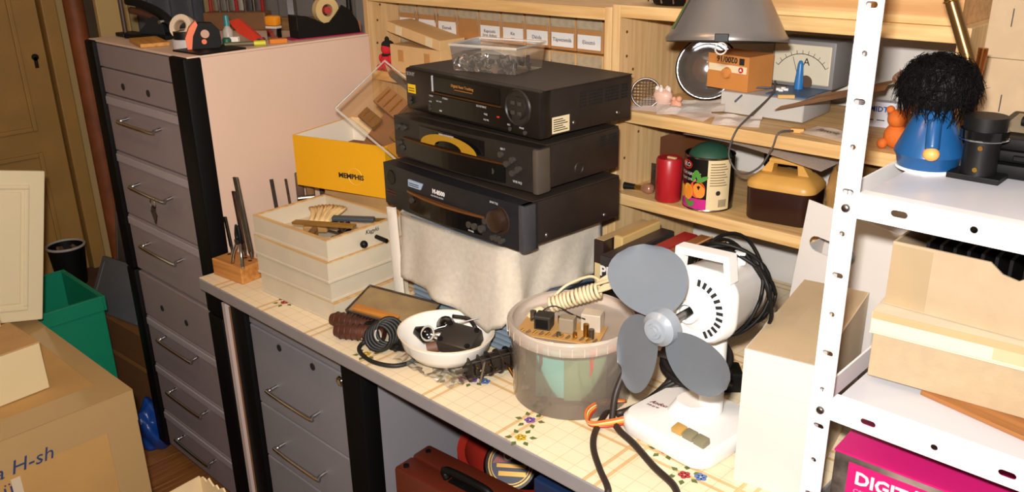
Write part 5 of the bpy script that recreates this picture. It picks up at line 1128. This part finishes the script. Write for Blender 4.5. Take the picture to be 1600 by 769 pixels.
tm = thing('tape_measure', 'black and orange tape measure standing on the cabinet edge', 'tape measure', (-2.022, 1.035, CT+.0042), 65)
B().prism([(-.036, 0), (.034, 0), (.040, .012), (.038, .040), (.022, .058), (-.006, .060), (-.026, .050), (-.038, .026)], -.018, .018, 'y').build('case', M('measure_black', '#0a0908', .6, spec=.2), tm)
B().prism([(-.040, .0), (-.030, .0), (-.024, .03), (-.010, .056), (-.014, .066), (-.030, .050), (-.042, .026)], -.0195, .0195, 'y').build('orange_grip', ORANGE, tm)
B().cyl((.004, -.0188, .034), (.004, -.0175, .034), .010, seg=20).build('round_label', M('label_orange_grey', '#b98a70', .4), tm); B().cyl((.000, -.0188, .016), (.0, -.0175, .016), .006, seg=16).build('lock_button', ORANGE, tm)
tlb = thing('screwdriver_block', 'dark wooden block holding upright screwdriver bits', 'tool block', (-2.32, 1.30, CT), 40)
bx(-.09, .09, -.03, .03, 0, .05, .004).build('body', M('dark_pine', '#6b4620', .6, var=.2), tlb)
for q in range(7): tag(B().cyl((0, 0, 0), (0, 0, .14), .005, seg=8).build('screwdriver_bit', CHROME if q % 3 else M('translucent_red', '#8a1a1e', .2)), ('polished steel bit standing in the dark wooden block' if q % 3 else 'red handled driver standing in the dark wooden block'), 'screwdriver', 'drivers in the dark block').location = (-2.32 + (-.075+.025*q)*math.cos(R(40)), 1.30 + (-.075+.025*q)*math.sin(R(40)), CT+.0505)
pkk = tag(bx(-.13, .13, -.02, .02, 0, .035, .003).build('old_plank', wood('old_plank', '#7a5c30', '#5a4020', 'x')), 'old brown plank offcut lying behind the red pliers', 'plank'); pkk.location = (-2.18, 1.395, CT); pkk.rotation_euler = (0, 0, R(32))
rp = thing('red_pliers', 'red handled pliers lying open on the cabinet', 'pliers', (-2.065, 1.175, CT+.006), rot=(R(0), R(18), R(35)))
REDO = M('pliers_red', '#b8321c', .4)
B().prism([(-.055, .03), (-.03, .045), (.03, .02), (.05, .004), (.03, -.002), (-.02, .008)], -.006, .006, 'y').build('handle', REDO, rp); B().prism([(-.02, .0), (.055, -.004), (.05, -.012), (.0, -.010)], -.006, .006, 'y', Matrix.Translation((0, .012, .012))).build('handle', REDO, rp)
B().cyl((.035, -.009, .008), (.035, .02, .008), .006, seg=12).build('pivot', STEEL, rp)
mk = thing('green_marker', 'yellow-green marker pen lying beside the red pliers', 'marker', (-1.985, 1.125, CT+.0065), rot=(0, R(90), R(55)))
B().cyl((0, 0, -.05), (0, 0, .02), .0055, seg=12).build('barrel', M('marker_dark', '#5a5236', .4), mk, 60); B().cyl((0, 0, .02), (0, 0, .048), .0065, seg=12).build('cap', M('marker_lime', '#c6c832', .4), mk, 60)
o = tag(B().lathe([(0, 0), (.011, 0), (.011, .012), (.008, .016), (0, .016)], 14).build('green_stopper', M('dark_green_cap', '#12543c', .4), None, 60), 'dark green screw cap beside the tape measure', 'cap'); o.location = (-2.028, 1.098, CT+.0044)
gl_ = thing('glue_bottle', 'small clear glue bottle with teal cap', 'bottle', (-2.085, 1.135, CT)); B().lathe([(0, 0), (.013, 0), (.013, .03), (.008, .037), (.006, .042)], 16).build('body', M('glue_milky', '#a8a49c', .3), gl_, 60); B().cyl((0, 0, .042), (0, 0, .068), .008, .006, seg=14).build('cap', M('teal_cap', '#2a7a80', .4), gl_, 60)
o = tag(bx(-.016, .016, -.008, .008, 0, .018, .002).build('white_eraser', WHITE), 'small white plastic connector beside the glue bottle', 'connector'); o.location = (-2.052, 1.128, CT); o.rotation_euler = (0, R(0), R(40))
stp = thing('date_stamp', 'chrome stamp with orange head standing by the tape dispenser', 'stamp', (-2.03, 1.235, CT), 20)
bx(-.016, .016, -.011, .011, 0, .030, .002).build('frame', CHROME, stp); bx(-.017, .017, -.012, .012, .030, .036, .001).build('band', M('band_white', '#c9c0b4', .4), stp); bx(-.018, .018, -.013, .013, .036, .062, .006).build('head', M('stamp_orange', '#d98a1c', .35), stp, 40)
o = tag(bx(-.022, .022, -.013, .013, 0, .011, .002).build('orange_sponge', M('sponge_orange', '#cf7a24', .8)), 'flat orange wooden tile on the cabinet edge', 'tile'); o.location = (-1.972, 1.208, CT); o.rotation_euler = (0, 0, R(65))
td = thing('tape_dispenser', 'black desk tape dispenser with a cream tape roll on a magenta mat', 'tape dispenser', (-1.992, 1.360, CT), 84)
bx(-.105, .105, -.03, .036, 0, .003, .001).build('magenta_mat', M('mat_magenta', '#a0204c', .5), td)
side = [(-.085, 0), (.098, 0), (.092, .03), (.07, .062), (.048, .075), (.028, .052), (.008, .034), (-.012, .032), (-.035, .045), (-.06, .055), (-.085, .058)]
for s in (-1, 1): B().prism([(u, v_+.003) for u, v_ in side], s*.022-.003, s*.022+.003, 'y').build('side_shell', BLACK, td)
bx(-.085, .09, -.019, .019, .003, .030).build('weight', BLACK, td); bx(-.087, -.07, -.024, .024, .02, .060, .003).build('cutter_head', BLACK, td)
B().lathe([(.016, -.010), (.034, -.010), (.034, .010), (.016, .010), (.016, -.010)], 32, m=Matrix.Translation((.012, 0, .066)) @ Matrix.Rotation(PI/2, 4, 'X')).build('tape_roll', M('tape_yellowed', '#c9ae78', .35), td, 30)
B().lathe([(.0, -.013), (.010, -.013), (.010, .013), (.0, .013)], 20, m=Matrix.Translation((.012, 0, .066)) @ Matrix.Rotation(PI/2, 4, 'X')).build('red_core', M('core_red', '#a83a34', .5), td, 40)
wbk = thing('wood_block', 'small wooden block with a black brush stuck in it', 'block', (-2.005, 1.482, CT), 10)
wbk.location = (-2.010, 1.462, CT)
bx(-.022, .022, -.018, .018, 0, .030, .001).build('body', wood('pink_wood', '#b88058', '#a06a44', 'x'), wbk); B().cyl((0, 0, .03), (0, 0, .14), .008, .006, seg=12).build('brush_handle', BLACK, wbk, 60); B().cyl((0, 0, .045), (0, 0, .055), .0092, seg=12).build('ferrule', BRASS, wbk, 60)
ctl = thing('steel_ruler', 'steel ruler leaning near the wooden plank', 'ruler', (-2.09, 1.33, CT), rot=(R(78), 0, R(60))); bx(-.008, .008, 0, .13, -.0006, .0006).build('blade', CHROME, ctl); bx(-.009, .009, 0, .03, -.002, .002).build('grip', ORANGE, ctl)

# ------------------------------------------------------------------ against the left wall
pp = tag(B().cyl((-3.33, 1.232, FZ), (-3.33, 1.232, 2.41), .034, seg=24).build('heating_pipe', M('pipe_rust', '#8a4a22', .6, var=.35, scale=12), None, 60), 'rust-brown vertical heating pipe next to the door', 'pipe')
o = tag(bx(-.02, .02, -.045, .045, 0, 2.0, .003).build('dark_gap_strip', M('gap_dark', '#4b3a24', .7, var=.2)), 'dark narrow strip standing in for the shaded gap behind the heating pipe', 'plank'); o.location = (-3.375, 1.322, FZ)  # dark strip added in place of the shaded gap beside the pipe
o = tag(bx(-.012, .012, -.055, .055, 0, 2.1, .003).build('cream_plank', M('plank_cream', '#b99b62', .6)), 'cream painted board standing upright against the wall', 'plank'); o.location = (-3.19, 1.305, FZ)
cu = thing('grey_curtain', 'grey-blue hanging curtain in the corner behind the cabinet', 'curtain', (0, 0, FZ))
B().grid(lambda u, v: Vector((-3.21+.04*math.sin(u*19), 1.40+.26*u, .05+2.0*v)), 40, 4, .003).build('cloth', M('curtain_grey', '#7c7c84', .9), cu, 180)
B().cyl((-3.21, 1.38, 2.06), (-3.21, 1.70, 2.06), .012, seg=12).build('curtain_rod', STEEL, cu)
o = tag(bx(-.5, .5, -.012, .012, 0, 2.0, .003).build('grey_sheet_board', M('panel_grey', '#8b8886', .6, var=.05, scale=5)), 'tall grey panel leaning on the wall behind the cabinet tower', 'panel'); o.location = (-2.62, 1.78, FZ)
for q in range(9): bx(-.47+.115*q, -.462+.115*q, -.0135, -.012, .02, 1.98).build('groove', M('panel_groove', '#6b6866', .7), o)
o = tag(bx(-.02, .02, -.012, .012, 0, 2.0, .003).build('white_strip', M('strip_white', '#c6bfb6', .5)), 'white wooden strip standing in the corner by the curtain', 'strip'); o.location = (-3.05, 1.72, FZ)

# ------------------------------------------------------------------ floor clutter left of the cabinet
ca = thing('brown_carton', 'brown carton on the floor between the green crate and the cabinet', 'box', (-2.775, 1.16, FZ), 3); bx(-.20, .20, -.16, .16, 0, .34, .002).build('body', M('carton_brown', '#7d5228', .85, var=.1), ca); bx(-.20, .20, -.1608, -.16, .20, .215).build('tape', M('tape_brown', '#a87a44', .4), ca); bx(-.2, .2, -.01, .01, .34, .3408).build('seam_tape', M('tape_brown', '#a87a44', .4), ca)
bgc = thing('dark_carton', 'dark brown carton supporting the black bucket', 'box', (-3.21, 1.03, FZ), 0); bx(-.18, .18, -.16, .16, 0, .36, .002).build('body', M('carton_dark', '#5a3a22', .85, var=.2), bgc); bx(-.02, .02, -.1606, -.16, 0, .36).build('tape', M('tape_brown', '#a87a44', .4), bgc)
def slab(loc, rot, w, h, t_, label):
    g = thing('grey_slab', label, 'panel', loc, rot=rot); bx(-w/2, w/2, -t_/2, t_/2, 0, h, .004).build('body', M('slab_grey', '#5c6064', .5, var=.1), g, 40); bx(-w/2+.02, -w/2+.024, -t_/2-.001, -t_/2, .02, h-.02).build('edge_line', M('slab_line', '#767a7e', .5), g)
slab((-3.02, 1.13, FZ+.342), (R(-8), 0, R(-10)), .30, .31, .035, 'dark grey casing standing upright on the brown carton')
slab((-2.90, 1.01, FZ+.342), (R(-28), 0, R(10)), .28, .19, .02, 'lighter grey panel leaning before the dark casing')
bkt = thing('black_bucket', 'black bucket with white rim full of dark scraps', 'bucket', (-3.27, 1.02, FZ+.3605))
B().lathe([(0, 0), (.05, 0), (.064, .15), (.060, .15), (.047, .006), (0, .006)], 32).build('shell', BLACK, bkt, 60); B().torus((0, 0, .15), .064, .005, 36, 8).build('rim', M('rim_white', '#a9a29a', .5), bkt, 180)
B().lathe([(0, .125), (.03, .13), (.057, .118)], 20).build('filling', M('fill_dark', '#2c2420', .9), bkt)
for q in range(6): B().cbox((.03*math.cos(q), .03*math.sin(q*2), .13+.004*(q % 3)), (.02, .012, .012), .002, (q, q*.7, 0)).build('scrap', M('scrap_brown', '#5c4636', .8), bkt)
gc = thing('green_crate', 'green plastic crate with a broad rim behind the big carton', 'crate', (-2.86, .815, FZ+.20)); GRN = M('crate_green', '#0f8a66', .45)
for (x0, x1, y0, y1) in ((-.16, .16, -.10, -.094), (-.16, .16, .094, .10), (-.16, -.154, -.094, .094), (.154, .16, -.094, .094)): bx(x0, x1, y0, y1, .006, .31).build('wall', GRN, gc)
bx(-.16, .16, -.10, .10, 0, .006).build('bottom', GRN, gc)
for (x0, x1, y0, y1) in ((-.168, .168, -.108, -.100), (-.168, .168, .100, .108), (-.168, -.160, -.10, .10), (.160, .168, -.10, .10)): bx(x0, x1, y0, y1, .262, .312, .002).build('rim', GRN, gc)
bc2 = thing('flat_carton', 'low brown carton under the green crate', 'box', (-2.86, .815, FZ), 0); bx(-.17, .17, -.105, .105, 0, .1995, .002).build('body', CARD_D, bc2); bx(-.17, .17, -.1056, -.105, .09, .11).build('tape', M('tape_brown', '#a87a44', .4), bc2)
blg = thing('blue_bag', 'crinkled blue plastic bag on the floor beside the cabinet', 'bag', (-2.555, .945, FZ))
g = B(); g.sphere((0, 0, .075), .075, (.75, .65, 1.15), 24, 16)
for v_ in g.bm.verts: v_.co += v_.co.normalized()*(.010*math.sin(60*v_.co.z+90*v_.co.x)+.010*math.sin(110*v_.co.y+50*v_.co.z)+.006*math.sin(200*v_.co.x)); v_.co.z = max(0, v_.co.z)
g.build('bag', M('bag_blue', '#17418f', .3), blg, 180)
for q in range(3): B().cbox((.02*q-.02, -.045, .10+.01*q), (.012, .004, .03), .001, (0, .3*q, 0)).build('white_print', M('bag_print', '#9ab0d0', .5), blg)
# big taped carton
BC = M('big_carton', '#c49a5c', .8, var=.08, scale=8)
bg = thing('big_carton', 'large taped cardboard carton in the foreground with blue handwriting', 'box', (-2.37, .44, FZ), 1)
bx(-.42, .42, -.24, .24, 0, .56, .003).build('body', BC, bg)
PT = M('packing_tape', '#b99a6a', .15); PTW = M('white_tape', '#d6c6ac', .6)
bx(.4201, .4212, -.24, .242, .475, .561).build('clear_tape', PT, bg); bx(.33, .4212, -.24, .242, .5600, .5612).build('clear_tape', PT, bg)
bx(.4201, .4214, .165, .2405, .0, .475).build('clear_tape', PT, bg); bx(-.42, .33, .19, .2415, .5600, .5612).build('clear_tape', PT, bg)
bx(.4213, .4220, -.055, -.035, .25, .46).build('white_tape', PTW, bg); bx(.25, .421, -.10, -.075, .5613, .562).build('white_tape', PTW, bg)
BI = M('blue_marker', '#2c3c6a', .7)
text('za H-sh', .048, BI, bg, (.4216, -.105, .470), (PI/2, 0, PI/2), shear=.25); text('ü', .045, BI, bg, (.4222, -.075, .425), (PI/2, 0, PI/2)); text('I', .075, M('teal_marker', '#2c6c70', .7), bg, (.4216, -.055, .325), (PI/2, 0, PI/2), bold=.003)
sbx = thing('white_brown_box', 'small cream box with brown top standing on the big carton', 'box', (-2.19, .475, .5025), 4)
bx(-.085, .085, -.075, .075, 0, .122, .002).build('body', M('box_cream', '#dfcda0', .7), sbx); bx(-.086, .086, -.076, .076, .122, .126, .001).build('brown_top', CARD, sbx)
cp = thing('cabinet_door_panel', 'cream panelled cupboard door leaning upright on the big carton', 'door panel', (-2.52, .42, .503), rot=(R(-13), R(-3), 0))
bx(-.010, .010, -.30, .255, .068, .49, .003).build('board', CREAM, cp)
for (y0, y1, z0, z1) in ((-.26, .215, .44, .452), (-.26, .215, .10, .112), (.203, .215, .112, .44), (-.26, -.248, .112, .44)): bx(.010, .016, y0, y1, z0, z1, .003).build('moulding', CREAM, cp)
bx(.010, .0125, -.24, .195, .12, .432, .002).build('raised_field', CREAM, cp)
tbz = thing('white_pipe', 'white plastic tube with blue inside beside the cupboard door', 'tube', (-2.28, .42, .66), rot=(R(90), 0, R(-8)))
B().lathe([(.028, -.12), (.030, -.12), (.030, .10), (.024, .10), (.024, -.12)], 28, m=Matrix.Rotation(R(180), 4, 'X')).build('wall', CREAM, tbz, 40); B().cyl((0, 0, .09), (0, 0, .117), .0238, seg=24).build('blue_plug', M('plug_blue', '#23459a', .5), tbz)
# small open carton at the bottom
oc3 = thing('open_carton', 'small open cream carton with ragged top edge on the floor in front', 'box', (-1.53, .610, FZ), 5)
w, d, h = .22, .18, .46
g = B(); n = 24
def rag(y): 
    pts = [(-w/2, 0), (w/2, 0)] + [(w/2-w*k/n, h+.006*math.sin(k*2.3)+.003*math.sin(k*5.1)) for k in range(n+1)]; return B().prism(pts, y, y+.004, 'y')
OCM = M('carton_pale', '#e0c79c', .8, var=.06)
rag(-d/2).build('front_wall', OCM, oc3); rag(d/2-.004).build('back_wall', OCM, oc3)
for s in (-1, 1): bx(s*(w/2-.002)-.002, s*(w/2-.002)+.002, -d/2+.004, d/2-.004, 0, h).build('side_wall', OCM, oc3)
bx(-w/2+.004, w/2-.004, -d/2+.004, d/2-.004, 0, .004).build('bottom', OCM, oc3)

# ------------------------------------------------------------------ under the workbench
cs = thing('brown_case', 'reddish brown hard carrying case with black handle under the desk', 'case', (-1.07, .985, FZ), 4)
CSM = M('case_brown', '#5e2414', .4, var=.08, scale=10)
bx(-.175, .175, -.052, .0, 0, .553, .006).build('front_shell', CSM, cs, 40); bx(-.175, .175, .001, .052, 0, .555, .006).build('back_shell', CSM, cs, 40)
B().tube([(-.06, -.012, .553), (-.058, -.014, .575), (.05, -.014, .575), (.052, -.012, .553)], .008, 10, 5).build('handle', BLACK, cs, 180)
bx(-.05, .042, -.02, -.004, .553, .556).build('handle_plate', BLACK, cs)
for (u, y_) in ((-.155, .03), (-.155, -.035)): B().cyl((u, y_, .553), (u, y_, .558), .006, seg=14).build('rivet', BLACK, cs)
bn = thing('red_basin', 'red plastic basin under the workbench behind the brown case', 'basin', (-1.12, 1.215, FZ+.30))
B().lathe([(0, 0), (.12, 0), (.155, .20), (.168, .205), (.168, .212), (.151, .206), (.115, .006), (0, .006)], 40).build('shell', M('basin_red', '#b23024', .4), bn, 60)
stl = thing('basin_carton', 'low brown carton under the red basin', 'box', (-1.12, 1.215, FZ)); bx(-.15, .15, -.14, .14, 0, .2995, .002).build('body', CARD_D, stl); bx(-.02, .02, -.1406, -.14, 0, .2995).build('tape', M('tape_brown', '#a87a44', .4), stl)
tn = thing('round_tin', 'black jar with round gold-ringed label lying in the red basin', 'jar', (-1.135, 1.165, FZ+.478), rot=(R(48), 0, R(36)))
B().lathe([(0, -.09), (.05, -.088), (.060, -.07), (.062, .02), (.056, .03), (0, .031)], 36).build('body', M('jar_black', '#15120f', .25), tn, 40)
for (r_, z, m_) in ((.050, .0315, M('gold_ring', '#b98f4a', .3, .7)), (.047, .0325, M('label_navy', '#1d2338', .4)), (.044, .0332, M('gold_ring', '#b98f4a', .3, .7)), (.042, .0338, M('label_navy', '#1d2338', .4))): B().cyl((0, 0, z-.001), (0, 0, z), r_, seg=36).build('label_ring', m_, tn)
B().prism([(-.04, .0), (-.02, .033), (.015, .035), (.0, .005)], .0338, .0345).build('red_emblem', M('emblem_red', '#8c3a34', .4), tn); B().torus((-.006, .017, .0348), .009, .002, 20, 6).build('white_ring', WINK, tn)
bx(-.025, .035, -.026, -.016, .0338, .0347).build('gold_bar', M('gold_ring', '#b98f4a', .3, .7), tn); bx(-.03, .035, -.008, .0, .0338, .0347).build('gold_bar', M('gold_ring', '#b98f4a', .3, .7), tn)
o = tag(B().sphere((0, 0, 0), .03, (1.2, .8, .7)).build('green_packet', M('lime_green', '#4f9a1f', .4), None, 180), 'bright green packet tucked in the red basin', 'packet'); o.location = (-1.215, 1.245, FZ+.50)
nb = thing('navy_box', 'navy blue storage box under the right half of the workbench', 'box', (-.650, 1.12, FZ)); bx(-.22, .165, -.17, .25, 0, .66, .003).build('body', M('navy_blue', '#16294c', .5), nb); bx(-.222, .167, -.172, .252, .66, .69, .003).build('lid', M('navy_blue', '#16294c', .5), nb)
